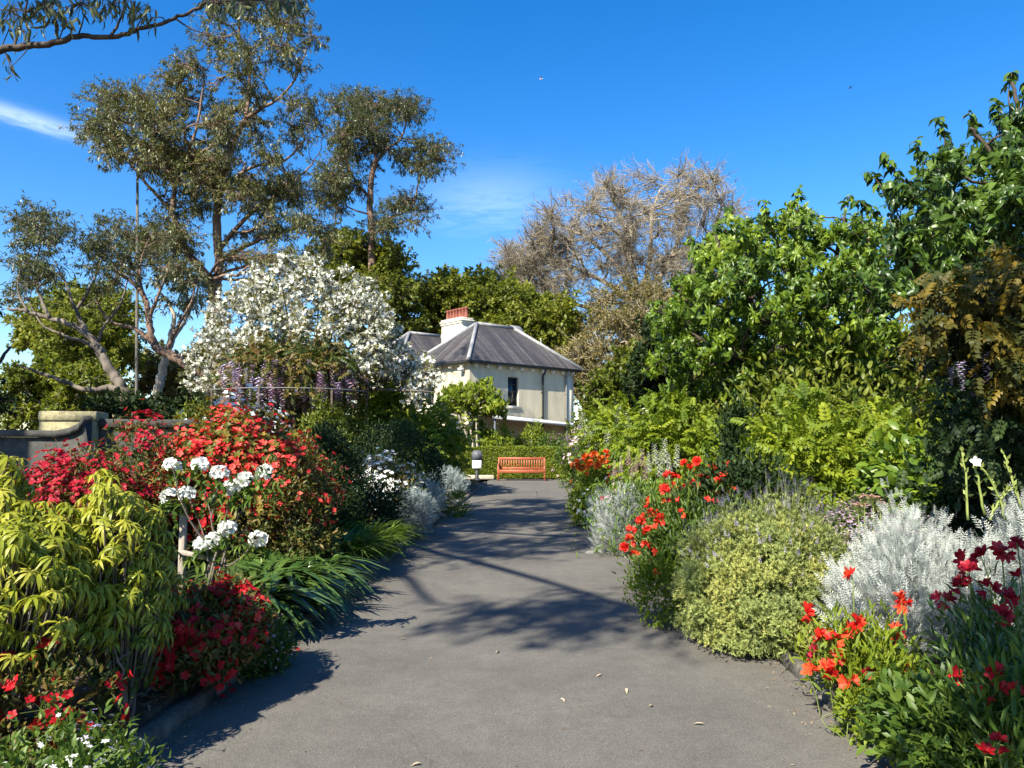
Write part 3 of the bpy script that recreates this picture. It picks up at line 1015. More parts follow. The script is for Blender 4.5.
    b = MB(); a1 = gp + D1 * .75 + np.array([0, 0, -.55]); t0 = gp + np.array([0, 0, .22]) - D1 * .35; t1 = gp + D1 * .62 + np.array([0, 0, .22])
    b.add([t0, t1, a1 - D2 * .62, a1 + D2 * .62], [[(0, 2, 1), (0, 1, 3), (1, 2, 3)]]); b.build('gablet', solid('gablet_lead', (.30, .30, .29), (.42, .41, .39), 4, .6), ro)
    b = MB(); b.tube([V[5] + D1 * 2.6 + np.array([0, 0, -2.0]), V[5] + D1 * 2.6 + np.array([0, 0, -.4])], .03, 6); b.tube([V[5] + D1 * 2.6 + np.array([0, 0, -2.1]), V[5] + D1 * 2.6 + np.array([0, 0, -1.75])], .07, 8)
    b.build('vent_pipe', solid('pipe_grey', (.35, .35, .33), None), ro)
    # chimney
    c = at(457, 320, 50.4); ch = np.array([c.x, c.y, 0])
    b = MB(); zt = at(457, 319.5, 50.4).z
    b.bbox(ch + np.array([0, 0, (zt + 5.5) / 2 - .15]), (.95, 2.2, zt - 5.5 - .3), .02, AX)
    b.bbox(ch + np.array([0, 0, zt - .34]), (1.08, 2.34, .14), .03, AX)
    b.bbox(ch + np.array([0, 0, zt - .20]), (1.16, 2.44, .13), .03, AX)
    b.bbox(ch + np.array([0, 0, zt - .065]), (1.04, 2.30, .13), .03, AX)
    chim = b.build('chimney', trim, ro)
    for k in range(7):
        b = MB(); q = ch + D2 * (k - 3) * .335 + np.array([0, 0, zt])
        b.lathe(q, [(.15, 0), (.145, .1), (.125, .12), (.11, .6), (.135, .63), (.135, .72), (.10, .72), (.10, .5)], 12)
        b.build('chimney_pot', solid('terracotta', (.16, .045, .03), (.26, .085, .055), 3, .7) if k == 0 else bpy.data.materials['terracotta'], chim, True)
    # left wing, set back, lower hipped roof
    wz = 6.7
    b = MB()
    u0, u1, v0, v1 = -.75, 7.5, HW + .55, HW + 6.3
    for (P, Q) in (((u0, v0), (u0, v1)), ((u0, v1), (u1, v1))):
        b.add([H(*P, 0), H(*Q, 0), H(*Q, wz - .3), H(*P, wz - .3)], [[(0, 1, 2, 3)]])
    b.build('wing_wall', wallm, root)
    b = MB(); b.bbox(H(u0 - .38, (v0 + v1) / 2, wz - .33), (.12, v1 - v0 + .6, .14), .03, AX); b.build('gutter', dark, root)
    hip(u0 - .36, u1 + .2, v0 - .02, v1 + .36, wz - .26, 2.85)
    # flood light on the end wall
    b = MB(); b.bbox(H(-.22, .55, EZ - .48), (.3, .34, .2), .03, AX); b.tube([H(0, .55, EZ - .4), H(-.22, .55, EZ - .4)], .03, 6)
    b.build('flood_light', solid('lamp_grey', (.45, .46, .44), None), root)
    # skillion veranda roof along the long wall
    zA, zB = 3.42, 2.75
    b = MB()
    V = [H(.1, -2.0, zA - .28), H(HL + 1.6, -2.0, zB - .22), H(HL + 1.6, -.06, zB + .05), H(.1, -.06, zA - .02)]
    b.add(V + [q - np.array([0, 0, .05]) for q in V], [[(0, 1, 2, 3), (7, 6, 5, 4), (0, 4, 5, 1), (1, 5, 6, 2), (3, 2, 6, 7), (0, 3, 7, 4)]])
    ver = b.build('veranda_roof', solid('weathered_iron', (.34, .34, .34), (.50, .50, .49), 1.5, .55, stretch=(3, 3, .3)), root)
    b = MB()
    a_, c_ = V[0] - D2 * .06, V[1] - D2 * .06
    b.tube([a_ + np.array([0, 0, -.08]), c_ + np.array([0, 0, -.10])], .125, 6); b.build('fascia', solid('white_trim', (.66, .67, .67), None, rough=.5), ver)
    b = MB()
    for k in range(12):
        t = (k + .5) / 12
        p0, p1 = V[0] + (V[1] - V[0]) * t, V[3] + (V[2] - V[3]) * t
        b.tube([p0 + np.array([0, 0, -.11]), p1 + np.array([0, 0, -.11])], .045, 4)
    b.build('rafters', solid('brown_timber', (.08, .045, .028), (.13, .08, .05), 5, .7), ver)
    for u in (.3, 3.2, 6.2, HL + .6):
        b = MB(); z = zA - .4 + (zB - zA) * u / HL
        b.bbox(H(u, -2.0, z / 2), (.11, .11, z), .015, AX); b.build('veranda_post', solid('post_paint', (.10, .11, .12), None, rough=.5), root)


house()

# ------------------------------------------------------------------ stone garden wall
def stone(name, c1, c2, c3):
    m, n, l, out = newmat(name)
    p = n.new('ShaderNodeBsdfPrincipled'); l.new(p.outputs[0], out.inputs['Surface']); p.inputs['Roughness'].default_value = .9
    g_ = n.new('ShaderNodeTexCoord')

    def noise(sc, d=7):
        q = n.new('ShaderNodeTexNoise'); q.inputs['Scale'].default_value = sc; q.inputs['Detail'].default_value = d; q.inputs['Roughness'].default_value = .7
        l.new(g_.outputs['Object'], q.inputs['Vector']); return q.outputs[0]
    a = ramp(n, l, noise(2.5), [(.3, c1), (.6, c2), (.75, c3)])
    s_ = ramp(n, l, noise(14), [(.35, (.5, .5, .48)), (.6, (1.05, 1.05, 1.0))])
    q = n.new('ShaderNodeMix'); q.data_type = 'RGBA'; q.blend_type = 'MULTIPLY'; q.inputs[0].default_value = .8
    l.new(a, q.inputs[6]); l.new(s_, q.inputs[7]); l.new(q.outputs[2], p.inputs['Base Color'])
    b = n.new('ShaderNodeBump'); b.inputs['Strength'].default_value = .7; b.inputs['Distance'].default_value = .02
    l.new(noise(22), b.inputs['Height']); l.new(b.outputs[0], p.inputs['Normal'])
    return m


def garden_wall():
    Y = 10.0
    pl, pr = at(34, 411, Y), at(84, 411, Y)
    x0, x1, zt = pl.x, pr.x, pl.z
    w = x1 - x0; cx = (x0 + x1) / 2
    zb = gz(cx, Y) - .1
    r = thing('stone_garden_wall', 'lichened sandstone wall with a taller capped pier, behind the crimson azalea at left', 'garden wall', (cx, Y, zb))
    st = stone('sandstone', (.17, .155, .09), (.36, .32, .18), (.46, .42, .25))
    dk = stone('shaded_sandstone', (.032, .034, .032), (.065, .064, .056), (.12, .115, .095))  # the wall's sandstone made darker, its shade put into the colour
    a = .30; U = np.array([math.cos(a), math.sin(a), 0]); N = np.array([-U[1], U[0], 0]); AX = np.array([U, N, (0, 0, 1)])
    c = np.array([cx, Y + .35, 0])
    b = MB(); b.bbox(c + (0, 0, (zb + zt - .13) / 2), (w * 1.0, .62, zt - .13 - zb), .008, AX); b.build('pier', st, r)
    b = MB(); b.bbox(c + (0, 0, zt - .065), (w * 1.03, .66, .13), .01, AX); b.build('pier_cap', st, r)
    # wall to the left, its coping sweeping up in a hollow curve to the pier
    zl = at(20, 437, Y - .6).z
    p0 = c - N * .36 + U * (w * .42); d = unit(np.array([-1.0, -.13, 0])); n = np.array([-d[1], d[0], 0])
    A2 = np.array([d, n, (0, 0, 1)])
    prof = [(0, zl + .20), (.06, zl + .10), (.16, zl + .04), (.34, zl), (1.2, zl + .01), (6.0, zl + .08)]
    b = MB(); k = MB()
    for i in range(len(prof) - 1):
        (s0, h0), (s1, h1) = prof[i], prof[i + 1]
        for mbq, (wd, lo0, lo1) in ((b, (.30, zb, zb)), (k, (.40, h0 - .003, h1 - .003))):
            e0, e1 = (h0 - .004, h1 - .004) if mbq is b else (h0 + .09, h1 + .09)
            V = []
            for s_, lo, hi in ((s0, lo0, e0), (s1, lo1, e1)):
                for sd in (-1, 1):
                    q = p0 + d * s_ + n * sd * wd / 2
                    V += [(q[0], q[1], lo), (q[0], q[1], hi)]
            mbq.add(V, [[(0, 4, 5, 1), (2, 3, 7, 6), (1, 5, 7, 3), (0, 2, 6, 4)] + ([(0, 1, 3, 2)] if i == 0 else []) + ([(4, 6, 7, 5)] if i == len(prof) - 2 else [])])
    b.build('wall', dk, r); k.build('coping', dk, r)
    # wall running on to the right of the pier, into the azaleas
    b = MB(); q = c + U * (w / 2 + .75) + N * .05
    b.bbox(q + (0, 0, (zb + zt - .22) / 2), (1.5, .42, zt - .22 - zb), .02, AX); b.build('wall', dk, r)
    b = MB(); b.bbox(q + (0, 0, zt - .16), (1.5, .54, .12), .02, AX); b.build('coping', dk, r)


garden_wall()

p = at(137, 418, 27.5); pt = at(137.5, 160, 27.5)
mb = MB(); mb.tube([(p.x, p.y, gz(p.x, p.y)), (p.x, p.y, 2.0), (pt.x, pt.y, pt.z)], [.075, .065, .045], 10)
r = thing('flag_pole', 'tall slim grey pole rising between the spreading gum limbs behind the stone wall', 'pole', (p.x, p.y, gz(p.x, p.y)))
gm = solid('pole_grey', (.07, .065, .055), (.13, .12, .10), 3, .85)
mb.build('shaft', gm, r, True)
mb = MB(); mb.lathe((pt.x, pt.y, pt.z), [(.035, 0), (.07, .04), (.085, .09), (.06, .15), (.01, .18)], 12); mb.build('finial', gm, r, True)
mb = MB(); mb.lathe((p.x, p.y, gz(p.x, p.y)), [(.16, 0), (.16, .08), (.08, .14), (.062, .4)], 12); mb.build('base', gm, r, True)
# ================================================================== TREES
def PX(Y, *pts): return [at(x, y, Y) for x, y in pts]


def ground_at(px, Y):
    p = at(px, 442, Y); return (p.x, p.y, gz(p.x, p.y))


def foot(px, py, Y):
    x, y, z = ground_at(px, Y)
    return [Vector((x, y, z - .1))] + [at(px, py, Y)]


# big gum behind the white blossom tree
Y = 30
limbs = [(foot(222, 400, Y) + PX(Y, (217, 326), (215, 298), (211, 280)), .34, .24),
         (PX(Y, (215, 292), (219, 270), (217, 235), (219, 186), (229, 156), (238, 132), (246, 118)), .22, .11),
         (PX(Y + .5, (246, 118), (249, 92), (248, 66), (240, 40), (238, 15)), .10, .03),
         (PX(Y - .5, (246, 118), (262, 108), (276, 100), (292, 84), (305, 55)), .09, .03),
         (PX(Y - .5, (213, 285), (196, 263), (184, 245), (173, 213), (174, 186), (163, 160), (160, 120)), .20, .05),
         (PX(Y + 1, (173, 213), (156, 194), (140, 176), (122, 150), (110, 128)), .10, .03),
         (PX(Y + 1, (219, 190), (250, 168), (285, 160), (305, 140)), .10, .03),
         (PX(Y, (218, 250), (250, 215), (290, 185), (312, 165)), .12, .03),
         (PX(Y + 1, (217, 262), (260, 240), (300, 228), (330, 235)), .11, .03),
         (PX(Y - 1, (174, 190), (190, 150), (200, 110), (205, 70)), .09, .03),
         (PX(Y - 1, (184, 245), (165, 240), (140, 240), (120, 235)), .07, .02)]
polys = [([(165, 95), (158, 55), (195, 40), (205, 10), (240, -25), (300, -30), (318, 25), (332, 45), (322, 80), (312, 110), (318, 150), (300, 195), (250, 200), (200, 200), (165, 165)], 74),
         ([(72, 140), (92, 105), (125, 80), (150, 90), (165, 130), (160, 170), (130, 160), (100, 150)], 32),
         ([(160, 150), (225, 160), (260, 185), (310, 165), (300, 200), (250, 215), (200, 215), (160, 200)], 26),
         ([(235, 225), (265, 205), (330, 225), (352, 250), (300, 270), (245, 275), (230, 250)], 20),
         ([(120, 215), (190, 215), (205, 250), (150, 255), (115, 245)], 12)]
sp = []
for pl, n in polys: sp += crown_spots(pl, Y, 8.5, n, .7)
tree('gum_tree', 'largest gum tree with russet trunk, rising behind the white blossom tree', 'tree', ground_at(222, Y), limbs, sp, .98,
     (DIAMOND, .175, .042, M['gum_leaf']), M['bark_gum'], 26, 23, 'gum trees', twig_r=.011, droop=.6)

Y = 60
limbs = [(foot(372, 250, Y) + PX(Y, (371, 229), (370, 193), (373, 170), (376, 160)), .34, .2),
         (PX(Y, (375, 163), (388, 148), (400, 140), (406, 124), (410, 108)), .16, .05),
         (PX(Y, (371, 225), (390, 218), (412, 206), (419, 180), (430, 162), (440, 156)), .13, .04),
         (PX(Y, (371, 200), (352, 175), (345, 150), (338, 122)), .14, .04),
         (PX(Y, (376, 160), (374, 135), (372, 108)), .12, .04),
         (PX(Y, (371, 215), (350, 208), (335, 195), (328, 178)), .09, .03),
         (PX(Y, (372, 235), (385, 228), (405, 222), (422, 212)), .09, .03)]
polys = [([(330, 120), (338, 100), (370, 95), (398, 100), (415, 92), (418, 115), (395, 125), (365, 130), (335, 138)], 26),
         ([(330, 135), (365, 130), (390, 130), (385, 160), (352, 170), (335, 160)], 16),
         ([(402, 150), (425, 137), (448, 148), (450, 165), (425, 172), (405, 165)], 13),
         ([(318, 175), (340, 165), (365, 175), (362, 205), (340, 212), (318, 198)], 16),
         ([(385, 205), (415, 195), (440, 200), (436, 215), (405, 225), (382, 236), (375, 222)], 13)]
sp = []
for pl, n in polys: sp += crown_spots(pl, Y, 9, n, 1.1)
tree('gum_tree', 'slender gum with separate leaf clumps against the sky, right of the largest gum', 'tree', ground_at(372, Y), limbs, sp, 1.75,
     (DIAMOND, .30, .07, M['gum_dark']), M['bark_gum'], 25, 21, 'gum trees', twig_r=.014, droop=.6)

# low spreading tree with bare snaking limbs
Y = 22
limbs = [(foot(138, 425, Y) + PX(Y, (133, 414), (124, 394), (116, 379), (105, 360), (96, 346), (84, 332), (68, 323), (50, 318), (28, 312), (7, 308)), .24, .04),
         (PX(Y - .6, (117, 390), (108, 388), (96, 390), (83, 389), (66, 383), (50, 376), (32, 370), (17, 364)), .12, .03),
         (PX(Y + .6, (100, 352), (83, 341), (70, 338), (60, 333), (50, 330), (40, 322), (28, 300)), .07, .02),
         (PX(Y, (88, 336), (82, 322), (76, 310), (70, 295), (66, 284), (55, 262)), .08, .02),
         (PX(Y + .5, (76, 310), (88, 292), (98, 270), (108, 245)), .06, .02),
         (PX(Y - .5, (50, 318), (40, 296), (35, 270), (42, 240)), .06, .02),
         (PX(Y - .5, (28, 312), (18, 290), (22, 260)), .04, .015),
         (PX(Y + .4, (96, 346), (105, 325), (120, 305), (128, 280)), .06, .02)]
sp = crown_spots([(18, 215), (45, 208), (75, 225), (110, 210), (128, 225), (130, 255), (105, 270), (70, 280), (40, 285), (8, 300), (5, 265), (22, 245)], Y, 4.5, 44, .5)
tree('spreading_gum_tree', 'low spreading gum with grey snaking limbs behind the stone wall', 'tree', ground_at(138, Y), limbs, sp, .66,
     (DIAMOND, .15, .038, M['gum_dark']), M['bark_grey'], 16, 14, 'gum trees', twig_r=.008, droop=.5)

# leaning limb tree
Y = 23.5
x, yy, z = ground_at(232, Y)
limbs = [([Vector((x, yy, z - .1))] + PX(Y, (222, 384), (205, 374), (186, 364), (166, 353), (153, 343), (149, 318), (146, 300), (133, 283), (116, 270)), .24, .05),
         (PX(Y, (156, 346), (145, 336), (133, 328), (113, 323), (102, 312), (96, 300)), .10, .03),
         (PX(Y, (149, 318), (158, 296), (166, 276), (172, 258)), .07, .02),
         (PX(Y, (146, 300), (140, 280), (142, 258), (150, 238)), .06, .02),
         (PX(Y, (166, 353), (176, 330), (190, 305), (196, 285)), .07, .02)]
sp = crown_spots([(98, 240), (130, 228), (165, 232), (196, 255), (198, 290), (175, 280), (150, 268), (125, 280), (95, 290)], Y, 4.5, 26, .55)
tree('leaning_gum_tree', 'gum with a thick trunk leaning left out of the white blossom tree', 'tree', (x, yy, z), limbs, sp, .64,
     (DIAMOND, .15, .038, M['gum_dark']), M['bark_gum'], 15, 13, 'gum trees', twig_r=.008, droop=.5)

Y = 26
limbs = [(foot(150, 430, Y) + PX(Y, (153, 412), (158, 388), (163, 366), (170, 346), (173, 330)), .2, .12),
         (PX(Y, (173, 330), (174, 316), (168, 302), (160, 292), (156, 278)), .09, .03),
         (PX(Y, (171, 340), (182, 326), (190, 310), (196, 296), (200, 280)), .09, .03)]
sp = crown_spots([(150, 285), (175, 262), (205, 272), (212, 300), (190, 310), (160, 298)], Y, 3, 14, .5)
tree('pale_gum_tree', 'upright pale forked trunk standing right of the grey pole', 'tree', ground_at(150, Y), limbs, sp, .6,
     (DIAMOND, .22, .06, M['gum_leaf']), M['bark_pale'], 14, 10, 'gum trees', twig_r=.008)


def round_tree(label, poly, Y, thick, n, cr, L, W, mat, bark='bark_dark', twigs=26, per=12, group=None, name='evergreen_tree', droop=.2, tpl=DIAMOND, r0=.3, mind=None, sq=(1, 1, .8), fork=True, px=None):
    xs = [q[0] for q in poly]; ys = [q[1] for q in poly]
    cx = px if px is not None else sum(xs) / len(xs); top, bot = min(ys), max(ys)
    x, y, z = ground_at(cx, Y)
    zt = at(cx, top, Y).z; zb = max(at(cx, bot, Y).z, z + .5)
    zf = z + (zb - z) * .8
    limbs = [([Vector((x, y, z - .1)), Vector((x + .1, y, z + (zf - z) * .5)), Vector((x, y + .1, zf)), Vector((x + .15, y, zf + (zt - zf) * .5)), Vector((x, y, zt - (zt - zf) * .2))], r0, .04)]
    if fork:
        w = (at(max(xs), top, Y).x - at(min(xs), top, Y).x) / 2
        for k in range(5):
            a = k * 1.257 + random.uniform(-.4, .4); s_ = random.uniform(.0, .4)
            p0 = Vector((x, y, zf + (zt - zf) * s_)); q = p0 + Vector((math.cos(a) * w * .6, math.sin(a) * thick * .3, (zt - zf) * random.uniform(.2, .45)))
            limbs.append(([p0, p0.lerp(q, .5) + Vector((0, 0, -.05 * w)), q], r0 * .45, .03))
    sp = crown_spots(poly, Y, thick, n, cr * .8 if mind is None else mind)
    L, W, per = L * .7, W * .68, int(per * 1.8)
    return tree(name, label, 'tree', (x, y, z), limbs, sp, cr, (tpl, L, W, M[mat]), M[bark], twigs, per, group, sq, twig_r=.012 * (Y / 30), droop=droop)


BG = 'evergreens along the skyline'
round_tree('bushy evergreen with sunlit top seen between the spreading gum limbs', [(20, 345), (40, 310), (75, 292), (110, 290), (135, 325), (130, 370), (100, 388), (60, 385), (25, 375)], 38, 9, 46, 1.3, .36, .2, 'far_leaf', 'bark_grey', 34, 14, BG)
round_tree('dark evergreen at the left edge of the photo, behind the wall', [(-90, 280), (-50, 245), (-25, 262), (-18, 300), (-14, 350), (-18, 405), (-50, 420), (-90, 400)], 17, 5, 46, .6, .20, .11, 'dark_leaf', 'bark_dark', 30, 14, BG)
round_tree('low dark bushy tree under the spreading gum, left of the pole', [(5, 425), (10, 375), (50, 365), (100, 375), (128, 385), (130, 425), (80, 430)], 31, 5, 34, .9, .30, .17, 'ever_leaf', 'bark_pale', 30, 13, BG)
round_tree('grey green bushy tree low behind the pale forked trunk', [(140, 430), (140, 360), (170, 345), (210, 350), (225, 390), (220, 430)], 45, 7, 34, 1.3, .4, .22, 'olive_leaf', 'bark_dark', 32, 14, BG)
round_tree('dark green evergreen low at left, behind the azaleas', [(90, 450), (100, 412), (135, 402), (175, 410), (200, 405), (215, 450)], 20, 3, 34, .6, .20, .11, 'dark_leaf', 'bark_dark', 28, 13, BG)
round_tree('rounded olive green evergreen rising behind the right side of the blossom tree', [(318, 262), (332, 232), (365, 232), (395, 255), (412, 280), (424, 310), (420, 345), (380, 350), (330, 320)], 62, 10, 64, 1.7, .42, .25, 'far_leaf', 'bark_dark', 40, 15, BG)
round_tree('evergreen directly behind the chimney pots of the house', [(428, 300), (445, 282), (480, 288), (505, 285), (530, 300), (535, 350), (480, 360), (430, 345)], 66, 12, 54, 2.1, .6, .35, 'far_leaf', 'bark_dark', 36, 15, BG)
round_tree('evergreen with darker top between the chimney and the bare tree', [(505, 300), (535, 292), (565, 305), (580, 335), (580, 380), (530, 385), (505, 345)], 61, 10, 44, 1.9, .55, .32, 'far_leaf', 'bark_dark', 36, 15, BG)
round_tree('olive brown twiggy tree right of the house roof, below the bare tree', [(565, 330), (590, 300), (630, 290), (675, 285), (700, 330), (690, 400), (630, 410), (575, 395)], 57, 12, 80, 1.7, .34, .13, 'tan_leaf', 'bark_pale', 44, 15, BG)
round_tree('dark green bush right of the house end wall', [(590, 432), (592, 390), (612, 368), (650, 350), (680, 370), (685, 430)], 40, 7, 46, 1.1, .34, .2, 'ever_leaf', 'bark_dark', 36, 14, BG)
round_tree('dark evergreen low between the right trees and the olive tree', [(625, 420), (640, 360), (660, 320), (700, 310), (720, 420)], 27, 4, 44, .8, .24, .14, 'dark_leaf', 'bark_dark', 32, 14, BG)

# bare pale tree
Y = 72
x, yy, z = ground_at(640, Y)
limbs = [([Vector((x, yy, z - .1)), Vector((x, yy, z + 5))] + PX(Y, (642, 330), (640, 300)), .7, .45)]
for (pts) in ([(640, 305), (610, 285), (575, 268), (540, 255), (510, 262)], [(640, 305), (620, 270), (590, 240), (565, 228)], [(641, 310), (632, 260), (622, 220), (610, 195)],
              [(641, 305), (650, 255), (652, 215), (660, 190)], [(642, 305), (670, 260), (685, 215), (692, 185)], [(642, 310), (690, 275), (712, 235), (722, 205)],
              [(640, 320), (600, 310), (560, 300), (530, 285)], [(642, 318), (690, 300), (725, 270)], [(640, 320), (615, 322), (590, 330), (575, 320)]):
    d = random.uniform(-4, 4)
    limbs.append(([at(px, py, Y + d * k / (len(pts) - 1)) for k, (px, py) in enumerate(pts)], .32, .08))
BPOLY = [(490, 272), (515, 245), (542, 228), (550, 208), (585, 194), (607, 176), (640, 172), (672, 168), (700, 165), (730, 186), (742, 215), (730, 290), (700, 330), (660, 340), (600, 330), (560, 310), (520, 290)]
sp = crown_spots(BPOLY, Y, 14, 170, 1.2) + crown_spots([(484, 276), (505, 245), (545, 225), (565, 250), (545, 290)], Y, 6, 34, .8)
bmb = MB()


def fans(c, rr, A, Mid, B):
    for P, Q in ((Mid, B), (A, Mid)):
        n = len(P) * 5
        i = rng.integers(0, len(P), n); t = rng.random(n)[:, None]
        s_ = P[i] + (Q[i] - P[i]) * t
        e_ = s_ + unit(unit(Q[i] - P[i]) + rng.normal(size=(n, 3)) * .6 + np.array([0, 0, .25])) * rng.uniform(.3, .9, n)[:, None]
        bmb.sticks(s_, e_, .016, .006, rng.random(n))


bt = tree('bare_tree', 'tall leafless tree with pale tangled branches behind the house', 'tree', (x, yy, z), limbs, sp, 2.3, (DIAMOND, .42, .09, M['twig_haze']), M['bark_tan'], 24, 0, None, (1, 1, .9), twig_r=.026, br=1.5, droop=.1, extra=fans)
bmb.build('fine_twigs', M['twig_haze'], bt)

# broad-leaved trees on the right
Y = 16
poly = [(662, 405), (656, 360), (666, 318), (684, 282), (706, 254), (730, 230), (762, 218), (800, 210), (835, 214), (862, 226), (882, 250), (890, 300), (890, 390), (800, 405), (700, 405)]
x, yy, z = ground_at(800, Y)
limbs = [([Vector((x, yy, z - .1))] + PX(Y, (800, 410), (808, 370), (812, 345), (810, 310)), .2, .12)] + [
    (PX(Y + d, *pts), .09, .025) for d, pts in ((-.5, [(811, 350), (780, 330), (750, 300), (725, 262), (715, 235)]), (.8, [(810, 325), (790, 280), (775, 240), (768, 215)]),
                                                (0, [(811, 340), (830, 290), (840, 240), (845, 215)]), (-1, [(806, 380), (760, 365), (710, 345), (675, 320)]), (-.6, [(808, 370), (845, 340), (875, 300), (885, 260)]))]
sp = crown_spots(poly, Y, 5.0, 138, .40)
tree('broadleaf_tree', 'wide leafy tree with glossy drooping leaves, right of the bare tree', 'tree', (x, yy, z), limbs, sp, .52,
     (ROSETTE, .19, .085, M['big_leaf']), M['bark_dark'], 15, 4, 'broadleaf trees on the right', twig_r=.008, droop=.0, spread=.7)

Y = 10.5
poly = [(885, 225), (898, 195), (925, 175), (950, 155), (980, 145), (1000, 130), (1030, 115), (1110, 120), (1130, 200), (1120, 330), (1040, 340), (960, 315), (905, 315), (885, 290), (882, 250)]
x, yy, z = ground_at(1060, Y)
limbs = [([Vector((x, yy, z - .1))] + PX(Y, (1058, 400), (1050, 330), (1040, 270), (1035, 220)), .16, .09)] + [
    (PX(Y + d, *pts), .07, .018) for d, pts in ((0, [(1048, 310), (1000, 290), (950, 285), (905, 270)]), (.5, [(1040, 260), (1000, 225), (950, 195), (900, 180)]), (-.4, [(1036, 230), (1010, 180), (985, 145), (970, 128)]),
                                                (.2, [(1035, 225), (1030, 160), (1018, 110), (1012, 82)]), (-.5, [(1045, 290), (1080, 240), (1090, 170)]), (-.6, [(1050, 330), (1000, 320), (940, 310), (895, 300)]))]
sp = crown_spots(poly, Y, 3.6, 92, .32)
tree('broadleaf_tree', 'tallest leafy tree at the right edge, darker, with a spire shoot against the sky', 'tree', (x, yy, z), limbs, sp, .38,
     (ROSETTE, .17, .075, M['big_dark']), M['bark_dark'], 14, 4, 'broadleaf trees on the right', twig_r=.006, droop=.0, spread=.7)

def add_shoots(root, Y, items, L, mat):
    mb = MB(); sb = MB()
    for (x0, y0, x1, y1) in items:
        d = random.uniform(-.8, .8)
        P = smooth_path([at(x0, y0, Y + d), at((x0 + x1) / 2 + random.uniform(-4, 4), (y0 + y1) / 2, Y + d), at(x1, y1, Y + d)], 5)
        sb.tube(P, np.linspace(.014, .005, len(P)), 5)
        n = 26; i = np.minimum((rng.random(n) ** .6 * len(P)).astype(int), len(P) - 1)
        mb.scatter(DROOP, np.array(P)[i], rng.normal(size=(n, 3)) * np.array([1, 1, .35]) + np.array([0, 0, -.35]), rng.normal(size=(n, 3)) * .3 + np.array([0, 0, 1]), L * rng.uniform(.7, 1.2, n), L * .42)
    sb.build('shoots', M['bark_dark'], root, True); mb.build('shoot_leaves', M[mat], root)


wide_tree, tall_tree = [o for o in bpy.data.objects if o.name.startswith('broadleaf_tree')][:2]
if 'tallest' in wide_tree['label']: wide_tree, tall_tree = tall_tree, wide_tree
add_shoots(wide_tree, 16, [(735, 232, 728, 206), (768, 222, 762, 200), (798, 214, 799, 188), (845, 220, 850, 195), (700, 260, 692, 236), (664, 325, 652, 302)], .2, 'big_leaf')
add_shoots(tall_tree, 10.5, [(1012, 120, 1012, 72), (1000, 130, 996, 100), (975, 140, 968, 112), (945, 150, 938, 118), (925, 165, 916, 140), (900, 180, 884, 152), (885, 195, 868, 172), (878, 215, 858, 200), (1022, 110, 1030, 78), (870, 240, 852, 232)], .17, 'big_dark')

# white blossom tree
Y = 21.3
x, yy, z = ground_at(310, Y)
limbs = [([Vector((x, yy, z - .1))] + PX(Y, (310, 425), (308, 408)), .2, .16)]
tops = [(205, 385), (212, 350), (225, 325), (245, 300), (262, 285), (280, 272), (300, 266), (320, 268), (340, 272), (360, 280), (380, 295), (395, 315), (412, 345), (425, 370), (435, 388), (290, 290), (330, 300), (260, 330), (365, 330), (390, 360), (230, 365)]
for i, (px, py) in enumerate(tops):
    d = random.uniform(-2.2, 2.2); k = .45 + .2 * random.random()
    bx = 310 + (px - 310) * .25
    limbs.append(([at(309, 409, Y), at(bx + (px - bx) * .15, 392, Y + d * .3), at(bx + (px - bx) * k, 392 + (py - 392) * .45, Y + d * .7), at(px, py + 4, Y + d)], .075, .012))
poly = [(188, 395), (194, 350), (210, 318), (226, 300), (242, 282), (270, 262), (300, 256), (322, 262), (350, 260), (355, 275), (376, 296), (392, 322), (402, 348), (440, 372), (438, 395), (400, 392), (380, 372), (350, 378), (300, 372), (250, 375), (225, 392)]
sp = crown_spots(poly, Y, 4.4, 165, .44)
wb = MB()


def blossom(c, rr, A, Mid, B):
    n = len(B) * 6
    i = rng.integers(0, len(B), n); t = rng.uniform(.0, 1.05, n)[:, None]
    p = Mid[i] + (B[i] - Mid[i]) * t + rng.normal(size=(n, 3)) * .05
    wb.scatter(TUFT, p, rng.normal(size=(n, 3)) + np.array([-.2, -.3, .7]), rng.normal(size=(n, 3)), rng.uniform(.055, .12, n), None, rng.random(n))


bt = tree('blossom_tree', 'white blossom tree with many upright stems behind the azaleas', 'tree', (x, yy, z), limbs, sp, .46, (DIAMOND, .12, .055, M['olive_leaf']), M['bark_grey'], 12, 12, None, (.8, .8, 1.1), twig_r=.008, droop=-.2, extra=blossom)
wb.build('blossom', M['cream_petal'], bt)

# gum standing beside the camera on the left, out of frame: its low branch crosses the top corner, its crown shades the path
root_x, root_y = -10.0, 5.0
z = gz(root_x, root_y)
Y = 8
bl = [(PX(Y, (-160, 90), (-70, 62), (0, 50), (28, 46), (58, 42), (78, 36), (110, 37), (135, 31), (165, 22), (190, 12), (206, 2)), .05, .014),
      (PX(Y, (176, 19), (186, 26), (196, 31), (212, 34)), .012, .004),
      (PX(Y, (14, 47), (17, 36), (22, 22), (26, 8), (30, -12)), .016, .008),
      (PX(Y, (110, 37), (116, 28), (122, 14), (128, -8)), .018, .008),
      (PX(Y, (4, 49), (8, 60), (14, 74), (18, 82)), .008, .003),
      (PX(Y, (206, 2), (230, -8), (260, -14), (300, -16)), .018, .008)]
limbs = [([(root_x, root_y, z - .1), (root_x + .1, root_y, z + 3), (root_x + .4, root_y + .3, z + 6), (root_x + 1.2, root_y + .8, z + 9)], .34, .22)]
